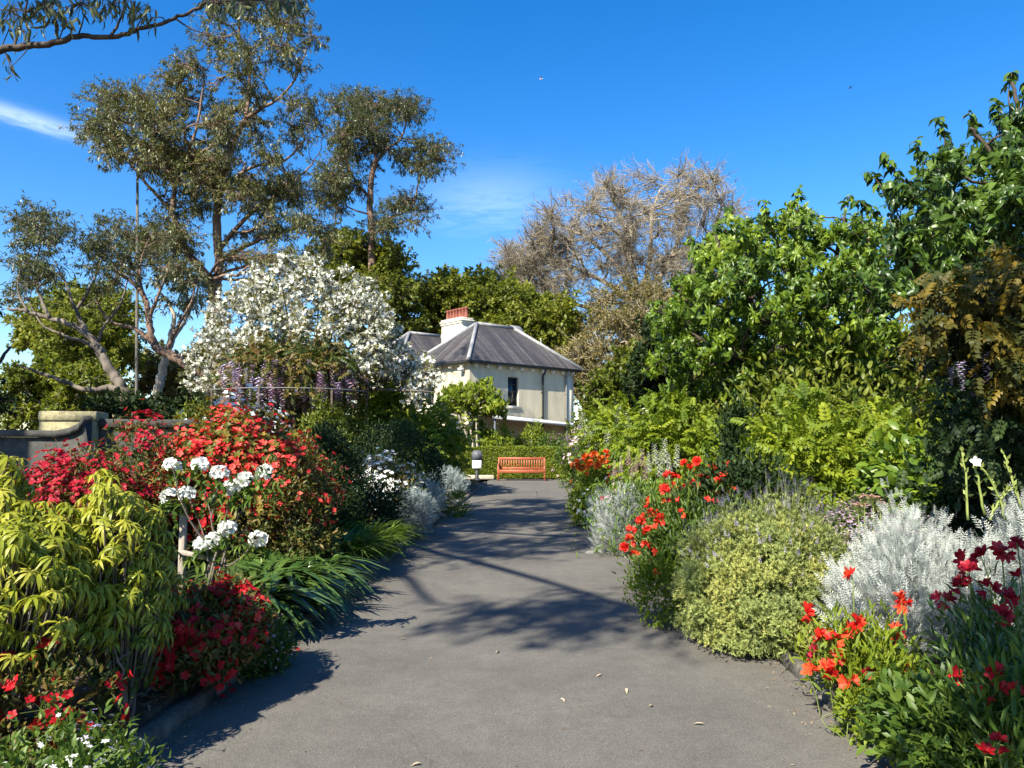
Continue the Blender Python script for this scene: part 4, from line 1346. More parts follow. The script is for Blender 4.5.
for q in ((-13.4, .5, 10.6), (-5.4, 2.6, 10.8), (-6.5, 8.8, 11.2), (-5.2, 6.0, 11.0), (-7.5, 10.5, 11.4), (-9.8, 7, 11.4), (-6.8, -2.2, 10.3), (-4.6, -2.7, 10.3)):
    a = Vector((root_x + .9, root_y + .6, z + 8)); b_ = Vector(q)
    limbs.append(([a, a.lerp(b_, .5) + Vector((0, 0, .3)), b_], .14, .04))
p0 = bl[0][0][0]
limbs.append(([(root_x + .3, root_y + .2, z + 5), ((root_x + p0.x) / 2, (root_y + p0.y) / 2, p0.z + .1), tuple(p0)], .10, .052))
limbs += bl
SHADE = []
while len(SHADE) < 33:
    q = (random.uniform(-8.0, -4.5), random.uniform(1.0, 11.2), random.uniform(10.0, 11.6))
    if all((Vector(q) - Vector(w)).length > .75 for w in SHADE): SHADE.append(q)
SHADE += [(-13, .8, 10.5), (-12.6, -.2, 10), (-14, 1, 10.8), (-13.6, -.4, 10.2), (-15, .6, 11), (-6.0, -2.6, 10.3), (-5.3, -2.5, 10.4), (-4.6, -2.7, 10.3), (-10.5, 6, 11.5), (-9.5, 8.5, 11.8)]
sp = [np.array(q) for q in SHADE]
og = tree('overhanging_gum_tree', 'gum branch with hanging leaves across the top left corner of the sky', 'tree', (root_x, root_y, z), limbs, sp, .95, (DIAMOND, .22, .055, M['gum_dark']), M['bark_dark'], 32, 13, 'gum trees', twig_r=.008, droop=.7)
hb = MB(); ht = MB()
for (px0, py0, n, dx, dy) in ((10, 10, 60, 26, 16), (45, 6, 60, 24, 12), (80, 4, 56, 22, 14), (112, 4, 40, 18, 12), (138, 10, 36, 12, 16), (60, 16, 30, 16, 12), (215, 2, 46, 16, 10), (245, 2, 40, 16, 8), (280, 2, 56, 16, 8), (300, 4, 30, 10, 8), (12, 66, 8, 5, 12), (22, 30, 12, 8, 12), (150, 18, 8, 10, 8), (215, 6, 12, 8, 10)):
    c = at(px0, py0, Y + random.uniform(-.3, .3))
    P = np.array([tuple(at(px0 + rng.normal() * dx * .6, py0 + rng.normal() * dy * .6, Y + rng.normal() * .25)) for _ in range(n)])
    al = rng.normal(size=(n, 3)) * .45 + np.array([.1, 0, -1.0])
    hb.scatter(LEAF, P, al, rng.normal(size=(n, 3)) + np.array([0, -.5, 0]), rng.uniform(.11, .17, n), .036, rng.random(n))
    q = np.array(bl[0][0][2:10], dtype=object)
    near = np.array([tuple(v) for v in bl[0][0]])
    k = np.argmin(np.linalg.norm(near - np.array(tuple(c)), axis=1))
    ht.tube(smooth_path([near[k], (near[k] + np.array(tuple(c))) / 2 + np.array([.05, 0, .03]), tuple(c)], 4), np.linspace(.009, .004, 9), 4)
    ht.sticks(np.repeat(np.array([tuple(c)]), n, 0), P, .003, .002)
hb.build('hanging_leaves', M['gum_dark'], og); ht.build('twigs', M['bark_dark'], og)

# unseen tree added at right to shade the bronze wisteria and bottom right corner
x, y = 6.0, 1.0
z = gz(x, y)
limbs = [([(x, y, z - .1), (x - .1, y + .1, z + 1.6), (x - .5, y + .6, z + 3.2), (x - 1.2, y + 1.4, z + 4.3)], .17, .10),
         ([(x - .5, y + .6, z + 3.2), (x - 2.0, y + 1.6, 4.4), (x - 3.4, y + 2.6, 4.8)], .08, .025),
         ([(x - 1.2, y + 1.4, z + 4.3), (x - 1.8, y + 3.2, 5.4), (x - 2.2, y + 4.6, 5.9)], .07, .02),
         ([(x - .1, y + .1, z + 2.0), (x - 2.6, y + .1, 2.9), (x - 5.2, y + .1, 3.05)], .07, .012)]
sp = [(2.0, 3.5, 4.4), (2.6, 3.9, 4.7), (3.2, 3.4, 4.8), (2.9, 4.5, 5.2), (3.6, 4.3, 5.2), (4.2, 3.6, 5.2), (3.9, 5.2, 5.7), (4.6, 4.8, 5.7), (3.4, 5.4, 5.9), (2.4, 3.0, 4.5), (4.6, 2.6, 5.2), (5.4, 1.8, 5.4), (2.9, 2.6, 4.6), (4.0, 6.0, 6.2),
      (.55, 1.0, 2.95), (.85, 1.3, 3.0), (1.15, .95, 2.95), (.75, .7, 2.95), (1.4, 1.35, 3.0), (1.3, .6, 2.9), (1.3, 1.7, 3.1), (1.7, 1.8, 3.2), (1.6, 1.3, 3.0), (2.0, 1.5, 3.1), (.95, 1.75, 3.15), (1.1, 2.1, 3.4), (.8, 1.5, 3.0), (1.25, 2.0, 3.3), (1.7, 2.2, 3.5), (2.2, 2.1, 3.4)]
tree('broadleaf_tree', 'leafy tree beside the camera at right whose branches shade the bottom right corner', 'tree', (x, y, z), limbs, [np.array(q) for q in sp], .42,
     (ROSETTE, .17, .08, M['big_dark']), M['bark_dark'], 13, 3, 'broadleaf trees on the right', twig_r=.006, droop=.0)
RT = 'evergreens along the skyline'
round_tree('dark evergreen filling the gap under the leafy trees at the right edge', [(830, 440), (845, 360), (900, 335), (980, 330), (1100, 310), (1120, 440)], 19.5, 4, 60, .8, .24, .14, 'ever_leaf', 'bark_dark', 32, 14, RT)
round_tree('olive evergreen low between the wide leafy tree and the right edge', [(690, 430), (705, 360), (740, 345), (800, 350), (900, 360), (920, 430)], 24, 4, 60, .9, .26, .15, 'olive_leaf', 'bark_dark', 32, 14, RT)

round_tree('small evergreen filling the gap beside the right corner of the house', [(584, 440), (588, 402), (602, 390), (622, 400), (620, 440)], 58, 3, 22, .8, .3, .18, 'ever_leaf', 'bark_dark', 30, 13, RT)

round_tree('dark low evergreen filling under the blossom tree behind the wisteria frame', [(205, 440), (215, 398), (260, 385), (320, 388), (345, 400), (350, 440)], 28, 3, 40, .7, .24, .14, 'dark_leaf', 'bark_dark', 30, 13, RT)
# ================================================================== BORDERS
def multi(name, label, cat, sp, layers, blooms=(), stem=(10, .012, 'bark_dark'), group=None, amp=.12, heads=None):
    """plant with several leaf layers: (part name, template, n, L, W, mat, kwargs)"""
    d = Dome(amp=amp, **sp)
    root = thing(name, label, cat, (d.x, d.y, d.z0), group)
    for (pn, tpl, n, L, W, mat, kw) in layers:
        mb = MB(); leaves(mb, d, n, tpl, L, W, **kw); mb.build(pn, M[mat], root)
    if stem:
        sb = MB(); stems(sb, d, stem[0], stem[1], .9); sb.build('stems', M[stem[2]], root, True)
    for b in blooms:
        nm, tp, k, Lf, mt_ = b[:5]; kw = b[5] if len(b) > 5 else {}
        p, out, cl = d.pts(k, kw.get('shell', (.92, 1.08)), kw.get('zmin', -.3), kw.get('nclump', 0), kw.get('cr', .06), kw.get('upbias', .3))
        al = out + np.array([0, 0, kw.get('up', .4)]) + rng.normal(size=p.shape) * kw.get('rand', .3)
        fb = MB(); fb.scatter(tp, p, al, rng.normal(size=p.shape), Lf * rng.uniform(.7, 1.2, len(p)), kw.get('W'), np.clip(.6 * rng.random(len(p)) + .4 * cl, 0, 1))
        fb.build(nm, M[mt_], root)
    return root, d


def flower_heads(root, spots, n, L, mat, spread, tpl=TRUMPET, stem_r=.004, stem_mat='stem', drop=.5, part='flower_head'):
    """each head: one part of open trumpets on a thin stem"""
    o = np.array(root.location)
    for q in spots:
        q = np.array(tuple(q), float)
        b = MB()
        k = max(3, int(n * random.uniform(.7, 1.3)))
        d = unit(rng.normal(size=(k, 3)) + np.array([-.15, -.25, .55]))
        P = q + d * spread * rng.uniform(.5, 1.0, k)[:, None]
        b.scatter(tpl, P - d * L * .3, d, rng.normal(size=(k, 3)), L * rng.uniform(.8, 1.2, k), None, rng.random(k))
        b.sticks(np.repeat([q - np.array([0, 0, spread * 1.2])], k, 0), P - d * L * .25, stem_r * .5, stem_r * .4, 0.5, 1)
        low = q + np.array([(o[0] - q[0]) * .3 + rng.normal() * .03, (o[1] - q[1]) * .3, -drop])
        b.tube(smooth_path([low, (low + q) / 2 + np.array([0, 0, .02]), q - np.array([0, 0, spread * 1.0])], 3), stem_r, 5, .5, 1)
        b.build(part, [M[mat], M[stem_mat]], root)


def tall_blooms(root, spots, L0, mat, W=None, tpl=SPIKE, part='flower_spike', down=False):
    for q in spots:
        q = np.array(tuple(q), float); b = MB(); L = L0 * random.uniform(.65, 1.1)
        dz = -1 if down else 1
        base = q - np.array([0, 0, 0 if down else L])
        b.scatter(tpl, [base], [(rng.normal() * .07, rng.normal() * .07, dz)], [(1, .2, 0)], L, L * (W or 1), np.array([random.random()]))
        b.scatter(tpl, [base], [(rng.normal() * .07, rng.normal() * .07, dz)], [(-.3, 1, 0)], L, L * (W or 1), np.array([random.random()]))
        if not down: b.tube([base - np.array([0, 0, .25]), base + np.array([0, 0, L * .9])], .005, 4, .5, 1)
        b.build(part, [M[mat], M['stem']], root)


AZ = 'azaleas in the left border'
YB = 'yellow green shrubs in the left corner'
# ---- left: yellow-green shrubs with hanging whorls
def whorl_shrub(label, sp, n, L, mat='yellow_leaf', fill=60, group=YB, amp=.18, zmin=-.12, stem=(16, .012, 'bark_grey')):
    d = Dome(amp=amp, **sp)
    r = thing('yellow_green_shrub', label, 'shrub', (d.x, d.y, d.z0), group)
    mb = MB()
    p, out, cl = d.pts(n, (.80, 1.08), zmin, 0, 0, .5)
    k = len(p)
    al = out * .45 + np.array([0, 0, .9]) + rng.normal(size=(k, 3)) * .22
    w = rng.integers(0, 3, k)
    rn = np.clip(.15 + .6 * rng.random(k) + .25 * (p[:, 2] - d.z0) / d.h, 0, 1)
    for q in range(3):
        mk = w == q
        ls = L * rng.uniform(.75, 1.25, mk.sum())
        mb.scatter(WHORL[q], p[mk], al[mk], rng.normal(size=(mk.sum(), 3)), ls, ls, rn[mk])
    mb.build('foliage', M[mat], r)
    sb = MB()
    stems(sb, d, stem[0], stem[1], .92)
    hub = p[rng.integers(0, k, k)]
    low = p * np.array([.55, .55, .0]) + np.array([d.x, d.y, 0]) * np.array([.45, .45, 0]) + np.array([0, 0, 1]) * (d.z0 + (p[:, [2]] - d.z0) * .45)
    sb.sticks(low, p, .005, .0035)
    sb.build('stems', M[stem[2]], r, True)
    mb = MB(); leaves(mb, d, fill * 6, DROOP, L * .9, L * .22, (.3, -.5, .6), 0, .1, (.45, .9), -.5); mb.build('lower_foliage', M['herb_leaf'], r)
    return r


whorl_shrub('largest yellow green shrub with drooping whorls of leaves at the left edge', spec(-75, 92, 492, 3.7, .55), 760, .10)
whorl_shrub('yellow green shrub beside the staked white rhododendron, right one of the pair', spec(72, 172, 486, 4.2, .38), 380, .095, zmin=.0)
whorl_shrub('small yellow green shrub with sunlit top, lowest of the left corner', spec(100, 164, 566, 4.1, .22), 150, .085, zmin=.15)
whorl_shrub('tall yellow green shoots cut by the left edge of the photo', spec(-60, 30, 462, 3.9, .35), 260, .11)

# ---- left: staked white rhododendron
def staked():
    Y = 5.6
    b0 = at(196, 600, Y); z0 = gz(b0.x, Y)
    r = thing('white_rhododendron', 'sparse white rhododendron with bare stems leaning on a timber stake', 'shrub', (b0.x, Y, z0))
    sb = MB()
    hd = [(172, 466, 4), (200, 465, 4), (170, 497, 5), (186, 494, 4), (220, 474, 3), (232, 488, 4), (245, 480, 3), (265, 473, 3), (228, 528, 5), (203, 545, 6), (214, 540, 4), (258, 539, 5)]
    base = np.array([b0.x + .04, Y, z0])
    hub = np.array(tuple(at(215, 570, Y)))
    for (px, py, n) in hd:
        q = np.array(tuple(at(px, py, Y + random.uniform(-.15, .15))))
        m = hub + (q - hub) * .45 + rng.normal(size=3) * .04
        P = smooth_path([base + rng.normal(size=3) * .02, hub + rng.normal(size=3) * .035, m, q], 4, .006)
        sb.tube(P, np.linspace(.010, .004, len(P)), 6, cap=False)
    sb.build('stems', M['bark_grey'], r, True)
    mb = MB()
    for (px, py, n) in hd:
        q = np.array(tuple(at(px, py + 6, Y)))
        k = 40
        mb.scatter(LEAF, q + rng.normal(size=(k, 3)) * np.array([.04, .04, .05]) - np.array([0, 0, .03]), rng.normal(size=(k, 3)) + np.array([0, 0, .2]), np.array([0, 0, 1.0]), rng.uniform(.07, .11, k), .035)
    for (px, py) in ((270, 455), (262, 470), (250, 500), (225, 515), (278, 480), (240, 545), (190, 560), (212, 500), (237, 505)):
        q = np.array(tuple(at(px, py, Y)))
        mb.scatter(WHORL[1], [q], [(0, -.1, 1)], [(1, 0, 0)], .10, .13)
    mb.build('foliage', M['herb_leaf'], r)
    for (px, py, n) in hd:
        q = np.array(tuple(at(px, py, Y)))
        b = MB()
        n += 7; d = unit(rng.normal(size=(n, 3)) + np.array([-.2, -.4, .5]))
        b.scatter(AZALEA, q + d * .035 * np.array([1.3, 1, 1]), d, rng.normal(size=(n, 3)), rng.uniform(.058, .088, n), None)
        b.build('flower_head', M['white_petal'], r)
    wood = solid('weathered_stake', (.22, .19, .15), (.36, .31, .25), 6, .85, .3, 40, stretch=(4, 4, .5))
    st = thing('timber_stake', 'weathered timber stake with a crossbar tied to the white rhododendron', 'stake', (at(177, 600, Y).x, Y + .06, z0))
    x = at(177, 600, Y).x; zt = at(177, 505, Y).z
    b = MB(); b.bbox((x, Y + .06, (z0 - .2 + zt) / 2), (.045, .045, zt - z0 + .2), .006); b.build('post', wood, st)
    q = at(178, 552, Y); q2 = at(225, 562, Y)
    dv = np.array(tuple(q2 - q)); L = np.linalg.norm(dv); u = dv / L; nn = np.array([0, 1, 0]); w = np.cross(u, nn)
    b = MB(); b.bbox((np.array(tuple(q)) + np.array(tuple(q2))) / 2 + np.array([0, .015, 0]), (L, .03, .035), .005, np.array([u, nn, w])); b.build('crossbar', wood, st)
    b = MB(); b.tube([np.array(tuple(q)) + .036 * np.array([math.cos(a), math.sin(a), .12 * math.sin(2 * a)]) + np.array([0, .05, 0]) for a in np.linspace(0, 12.6, 26)], .006, 5)
    b.build('tie', solid('jute', (.35, .27, .15), None), st)


staked()

# ---- left: azaleas
shrub('azalea', 'near red azalea spilling over the left kerb in front of the stake', 'azalea', spec(148, 252, 590, 4.85, .4), (LEAF, .055, .022, 'azalea_leaf'), 7000,
      [('flower_cluster', AZALEA, 620, .055, 'red_petal', dict(nclump=52, cr=.042, zmin=-.6, split=True)), ('flower_cluster', AZALEA, 210, .055, 'coral_petal', dict(nclump=16, cr=.05, zmin=.25, split=True))], (16, .010, 'bark_dark'), AZ, nclump=110, amp=.16)  # lighter coral clusters on the upper part paint its sunlit top
shrub('azalea', 'thin red azalea with fallen petals under the largest yellow green shrub', 'azalea', spec(-25, 112, 650, 3.55, .34), (LEAF, .05, .02, 'azalea_leaf'), 1600,
      [('flower_cluster', AZALEA, 190, .048, 'red_petal', dict(nclump=24, cr=.045, zmin=-.7, split=True))], (14, .008, 'bark_grey'), AZ, nclump=60)
shrub('azalea', 'crimson azalea in front of the sandstone wall and pier', 'azalea', spec(28, 146, 462, 7.2, .55), (LEAF, .06, .022, 'azalea_leaf'), 7000,
      [('blooms', AZALEA, 2000, .06, 'crimson_petal', dict(nclump=80, cr=.085))], (14, .014, 'bark_dark'), AZ, nclump=120, amp=.16)
shrub('azalea', 'largest azalea, coral red flowers and bronze tips, behind the staked rhododendron', 'azalea', spec(142, 312, 433, 8.8, .9), (LEAF, .07, .026, 'azalea_leaf'), 12000,
      [('young_tips', TUFT, 1900, .07, 'azalea_gold', dict(nclump=150, cr=.12, zmin=.0, shell=(.95, 1.12))), ('blooms', AZALEA, 2900, .064, 'coral_petal', dict(nclump=58, cr=.11, zmin=.0)), ('deep_blooms', AZALEA, 900, .066, 'red_petal', dict(nclump=40, cr=.11))],
      (20, .018, 'bark_dark'), AZ, nclump=200, amp=.18)
shrub('azalea', 'dark azalea with few deep red flowers between crimson and coral azaleas', 'azalea', spec(105, 190, 425, 8.0, .5), (LEAF, .065, .025, 'azalea_leaf'), 5000,
      [('blooms', AZALEA, 220, .058, 'crimson_petal', dict(nclump=30, cr=.10))], (12, .014, 'bark_dark'), AZ, nclump=90)
shrub('azalea', 'dark leaved azalea with a few coral flowers at the right end of coral azalea', 'azalea', spec(262, 335, 440, 8.3, .5), (LEAF, .065, .025, 'azalea_leaf'), 4200,
      [('blooms', AZALEA, 300, .058, 'coral_petal', dict(nclump=30, cr=.10))], (12, .014, 'bark_dark'), AZ, nclump=90, amp=.2)
shrub('azalea', 'white azalea standing behind the coral azalea, below the wisteria', 'azalea', spec(196, 282, 396, 12.0, .7), (LEAF, .08, .03, 'azalea_gold'), 4500,
      [('blooms', AZALEA, 420, .09, 'white_petal', dict(nclump=14, cr=.16, zmin=.1))], (12, .016, 'bark_dark'), AZ, nclump=100)
shrub('azalea', 'white azalea in dappled shade beside the dark clipped mound', 'azalea', spec(352, 425, 464, 13.0, .6), (LEAF, .075, .03, 'azalea_leaf'), 5000,
      [('blooms', AZALEA, 420, .08, 'white_petal', dict(nclump=60, cr=.10))], (12, .014, 'bark_dark'), AZ, nclump=100)

# ---- left: strap-leaved clumps
def strappy(name, label, cat, sp, n, L, W, mat, group=None, tpl=STRAP, lean=.55, base=.55):
    d = Dome(amp=.05, **sp)
    r = thing(name, label, cat, (d.x, d.y, d.z0), group)
    a = rng.random(n) * 6.28; q = rng.random(n) ** .6
    P = np.stack([d.x + np.cos(a) * q * d.rx * base, d.y + np.sin(a) * q * d.ry * base, np.full(n, 0.0)], 1)
    P[:, 2] = [gz(u, v) for u, v, _ in P]
    a2 = a + rng.normal(size=n) * 1.0
    ln = lean * rng.uniform(.1, 1.6, n)
    al = np.stack([np.cos(a2) * ln, np.sin(a2) * ln, np.ones(n)], 1)
    nr = np.stack([-np.cos(a2), -np.sin(a2), np.full(n, .4)], 1)
    ls = L * rng.uniform(.6, 1.15, n)
    mb = MB(); mb.scatter(tpl, P, al, -nr * -1, ls, W * rng.uniform(.7, 1.2, n), rng.random(n))
    mb.build('foliage', M[mat], r)
    return r


ST = 'strap leaved clumps in the left border'
for i, (lab, pl, pr, pt, Y, n) in enumerate((('dark strap leaved clump behind the staked rhododendron', 222, 282, 535, 6.4, 170), ('broad strap leaved clump directly behind the left kerb, middle of its row', 250, 314, 526, 7.1, 180), ('strap leaved clump in front of the dark leaved azalea', 275, 340, 512, 7.9, 170),
                                              ('low dark strap leaved clump under the coral azalea', 225, 300, 500, 7.2, 150))):
    strappy('clivia_clump', lab, 'plant', spec(pl, pr, pt, Y), n, .66, .085, 'strap_leaf', ST, STRAP, .55, .8)
GR = 'grassy clumps in the left border'
for lab, pl, pr, pt, Y, n in (('grassy clump of narrow bright leaves nearest the silver shrubs', 352, 396, 512, 10.4, 330), ('grassy clump of narrow arching leaves over the left kerb', 318, 372, 516, 9.1, 380), ('grassy clump half shaded behind the broad strap leaves', 300, 352, 508, 9.8, 300)):
    strappy('agapanthus_clump', lab, 'plant', spec(pl, pr, pt, Y), n, .66, .026, 'grass_leaf', GR, BLADE, .45, .7)

# ---- left: small kerbside flowers
multi('flowering_herb', 'small pale mauve flowered bush on the left kerb, right of the near azalea', 'plant', spec(236, 284, 622, 5.4, .2), [('foliage', LEAF, 2600, .05, .016, 'herb_leaf', dict(nclump=70, cr=.05))],
      [('blooms', DAISY, 420, .02, 'pink_petal', dict(zmin=-.1, nclump=60, cr=.04))], (12, .005, 'stem'))
multi('bedding_flowers', 'low white and violet bedding flowers on dry leaf litter, bottom left corner', 'plant', spec(-60, 128, 738, 2.95, .45), [('foliage', LEAF, 3600, .045, .02, 'herb_leaf', dict(nclump=110, cr=.05, amp=None) if False else dict(nclump=110, cr=.05))],
      [('blooms', DAISY, 120, .022, 'white_petal', dict(zmin=0, nclump=26, cr=.04)), ('violet_blooms', DAISY, 50, .028, 'lilac_petal', dict(zmin=0, nclump=12, cr=.03))], (10, .004, 'stem'))
multi('bedding_flowers', 'low white alyssum beside the left kerb at the bottom edge', 'plant', spec(62, 122, 738, 3.3, .2), [('foliage', LEAF, 1500, .04, .015, 'herb_leaf', dict(nclump=50, cr=.04))],
      [('blooms', DAISY, 140, .022, 'white_petal', dict(zmin=0, nclump=16, cr=.04)), ('violet_blooms', DAISY, 40, .026, 'lilac_petal', dict(zmin=0, nclump=8, cr=.03))], (8, .004, 'stem'))
multi('bedding_flowers', 'leafy herb patch under the near red azalea by the stake', 'plant', spec(172, 240, 596, 5.5, .3), [('foliage', LEAF, 1500, .06, .022, 'herb_leaf', dict(nclump=50, cr=.05))], (), (8, .004, 'stem'))

# ---- left: farther shrubs
LF = 'shrubs along the left of the path'
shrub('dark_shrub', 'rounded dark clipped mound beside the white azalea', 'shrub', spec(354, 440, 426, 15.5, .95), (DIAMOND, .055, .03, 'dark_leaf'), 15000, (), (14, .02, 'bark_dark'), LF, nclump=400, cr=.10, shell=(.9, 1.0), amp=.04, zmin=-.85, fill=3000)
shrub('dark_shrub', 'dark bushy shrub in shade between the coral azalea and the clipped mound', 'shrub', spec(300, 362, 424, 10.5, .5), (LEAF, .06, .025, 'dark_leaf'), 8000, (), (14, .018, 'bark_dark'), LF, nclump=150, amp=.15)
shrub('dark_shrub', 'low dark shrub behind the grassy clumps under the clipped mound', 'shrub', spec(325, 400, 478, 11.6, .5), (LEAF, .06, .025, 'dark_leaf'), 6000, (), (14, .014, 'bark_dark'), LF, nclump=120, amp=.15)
SV = 'silver leaved shrubs along the path'
for lab, pl, pr, pt, Y in (('silver blue shrub on the left kerb, farthest along the path', 428, 466, 470, 18.5), ('silver blue shrub in shade right of the white azalea', 398, 445, 482, 14.8), ('low silver blue shrub behind the grassy clumps', 392, 432, 492, 12.6)):
    shrub('silver_shrub', lab, 'shrub', spec(pl, pr, pt, Y), (FERNY, .15, .12, 'silver_green'), 1500, (), (14, .01, 'bark_pale'), SV, a=(.6, .8, .5), nclump=0)
shrub('lime_shrub', 'bright lime green shrub in sun behind the dark clipped mound', 'shrub', spec(352, 432, 386, 22.0, 1.2), (PINNATE, .34, .26, 'lime_leaf'), 1500, (), (14, .03, 'bark_dark'), LF, a=(.8, .2, .6), nclump=70, cr=.22)
shrub('lime_shrub', 'lime green climber clump right of the lime shrub with lilac tassels', 'shrub', spec(402, 458, 398, 24.0, 1.0), (PINNATE, .34, .26, 'wist_leaf'), 1100, [('tassels', RACEME, 14, .5, 'lilac_petal', dict(up=-2.5, zmin=-.5, shell=(.9, 1.05), W=.4))], (12, .03, 'bark_dark'), LF, a=(.8, .2, .6), nclump=60, cr=.22)
# umbrella-shaped angel's trumpet tree before the house
Y = 31.5
x, yy, z = ground_at(473, 35.5)
limbs = [([Vector((x + k * .12, yy, z)), Vector((x + k * .18, yy, z + 1.4)), at(468 + k * 9, 412, 35.5), at(468 + k * 15, 396, 35.5 + k * .3)], .07, .03) for k in (-1, 0, 1)]
sp = crown_spots([(438, 414), (446, 394), (465, 384), (484, 385), (500, 398), (506, 412), (485, 412), (465, 410)], 35.5, 2.6, 60, .25)
tree('umbrella_leaf_tree', 'small pale stemmed tree with a flat umbrella of hanging leaves before the house', 'tree', (x, yy, z), limbs, sp, .42, (ROSETTE, .30, .15, M['lime_leaf']), M['bark_pale'], 8, 2, None, twig_r=.012, droop=.2)
FS = 'shrubs behind the clipped hedge'
for lab, pl, pr, pt, Y, mat, L in (('pale green shrub behind the hedge, under the left end of the veranda roof', 482, 520, 428, 36.0, 'lime_leaf', .16), ('rounded pale shrub behind the bench on the hedge line', 516, 545, 424, 36.5, 'hedge_leaf', .14), ('leafy dark shrub behind the hedge, left of the umbrella leaf tree', 436, 470, 424, 36.0, 'ever_leaf', .16),
                                  ('bright green low shrub directly over the right end of hedge', 535, 566, 436, 35.2, 'herb_leaf', .14), ('green shrub behind the notice post', 462, 492, 420, 36.8, 'wist_leaf', .16)):
    shrub('leafy_shrub', lab, 'shrub', spec(pl, pr, pt, Y), (LEAF, L, L * .45, mat), 2600, (), (10, .02, 'bark_dark'), FS, nclump=70)
shrub('leafy_shrub', 'pale flowered standard shrub at the right of the veranda', 'shrub', spec(540, 564, 436, 37.5), (LEAF, .14, .06, 'olive_leaf'), 1500, [('tassels', RACEME, 40, .45, 'pink_petal', dict(up=-2.5, zmin=-.3, W=.4))], (10, .02, 'bark_dark'), FS, nclump=60)
shrub('ground_herb', 'low bright green herb patch at the foot of the left silver shrub', 'plant', spec(440, 470, 492, 16.6), (LEAF, .07, .03, 'lime_leaf'), 900, (), None, None, nclump=40)
shrub('dry_shrub', 'small brownish bush at the left end of the hedge', 'shrub', spec(424, 462, 454, 28.0), (LEAF, .09, .04, 'olive_leaf'), 2600, (), (14, .012, 'bark_pale'), None, nclump=80)

# ---- wisteria on a frame in front of the blossom tree
def wisteria_frame():
    Y = 19.5
    c = at(290, 392, Y)
    r = thing('wisteria_arbour', 'round wire frame on posts carrying a shaded wisteria with lilac tassels', 'pergola', (c.x, Y, gz(c.x, Y)))
    rad = at(366, 392, Y).x - c.x
    ir = solid('galvanised_wire', (.16, .16, .16), None, rough=.5)
    b = MB(); b.tube([(c.x + rad * math.cos(a), Y + rad * .8 * math.sin(a), c.z) for a in np.linspace(0, 2 * math.pi, 40)], .014, 6); b.build('ring', ir, r)
    for a in (0.3, 1.4, 2.6, 3.7, 4.6, 5.5):
        b = MB(); q = (c.x + rad * math.cos(a), Y + rad * .8 * math.sin(a)); b.tube([(q[0], q[1], gz(*q) - .1), (q[0], q[1], c.z)], .03, 6); b.build('post', M['bark_dark'], r, True)
    w = thing('wisteria', 'dark green wisteria with lilac tassels draped over the round wire frame', 'climber', (c.x, Y, gz(c.x, Y)))
    top = at(290, 352, Y).z
    d = Dome(c.x, Y, rad * .95, rad * .75, (top - c.z) * 1.9, c.z - (top - c.z) * .75, .15)
    mb = MB(); leaves(mb, d, 1900, PINNATE, .26, .22, (.7, -.2, .7), 120, .2, (.7, 1.0), .12); mb.build('foliage', M['azalea_leaf'], w)
    sb = MB(); tw = MB()
    for k in range(7):
        a = k * .9; q = np.array([c.x + math.cos(a) * rad * .7, Y + math.sin(a) * rad * .5, c.z + .2])
        sb.tube(smooth_path([(c.x + .2 * math.cos(a * 3), Y + .2 * math.sin(a * 3), gz(c.x, Y)), (c.x + .15 * math.sin(k), Y, c.z - .5), tuple(q)], 5, .03), np.linspace(.06, .02, 11), 6)
    sb.build('stems', M['bark_dark'], w, True)
    P, out, _ = d.pts(300, (.8, 1.05), -.3); P[:, 2] = c.z + rng.uniform(.1, .75, 300) * (top - c.z)
    for k in range(3):
        t = MB(); i = rng.random(len(P)) < .33
        t.scatter(RACEME, P[i], rng.normal(size=(i.sum(), 3)) * .08 + np.array([0, 0, -1]), rng.normal(size=(i.sum(), 3)), rng.uniform(.4, .75, i.sum()), .26)
        t.build('tassels', M['lilac_petal' if k else 'pink_petal'], w)


wisteria_frame()
for lab, pl, pr, pt, Y in (('green bush under the wisteria frame, right of the white azalea', 300, 352, 398, 17.5), ('green bush left below the blossom tree', 176, 215, 402, 16.0), ('green shrub between the wisteria frame and lime shrub', 330, 372, 392, 20.0)):
    shrub('leafy_shrub', lab, 'shrub', spec(pl, pr, pt, Y), (LEAF, .11, .045, 'ever_leaf'), 3500, (), (10, .02, 'bark_dark'), LF, nclump=90)

# ================================================================== right border
RW = 'wisteria hedges in the right border'
shrub('wisteria_hedge', 'widest bright wisteria hedge, behind the silver and lavender plants', 'shrub', spec(738, 945, 414, 9.6, 1.0), (PINNATE, .19, .19, 'wist_leaf'), 4000, (), (18, .02, 'bark_dark'), RW, a=(.9, .05, .6), nclump=110, cr=.13, amp=.22, fill=200)
shrub('wisteria_hedge', 'wisteria hedge behind the red alstroemerias, left of the dark conifer', 'shrub', spec(630, 742, 412, 12.6, 1.0), (PINNATE, .20, .20, 'wist_leaf'), 2900, (), (18, .02, 'bark_dark'), RW, a=(.9, .05, .6), nclump=85, cr=.14, amp=.22, fill=150)
shrub('wisteria_hedge', 'farthest wisteria hedge with white tassels hanging, right of the house', 'shrub', spec(588, 672, 408, 17.5, 1.2), (PINNATE, .24, .24, 'wist_leaf'), 3000, [('tassels', RACEME, 80, .55, 'white_petal', dict(up=-3, zmin=-.45, shell=(1.0, 1.2), W=.28, rand=.1))], (18, .02, 'bark_dark'), RW, a=(.9, .05, .6), nclump=120, cr=.18, amp=.16)
shrub('wisteria_hedge', 'broad leaved bright clump at the right end of the widest wisteria hedge', 'shrub', spec(868, 985, 432, 7.6, .6), (LEAF, .14, .07, 'big_leaf'), 2600, (), (14, .014, 'bark_dark'), RW, a=(.7, .1, .6), nclump=100, amp=.16)
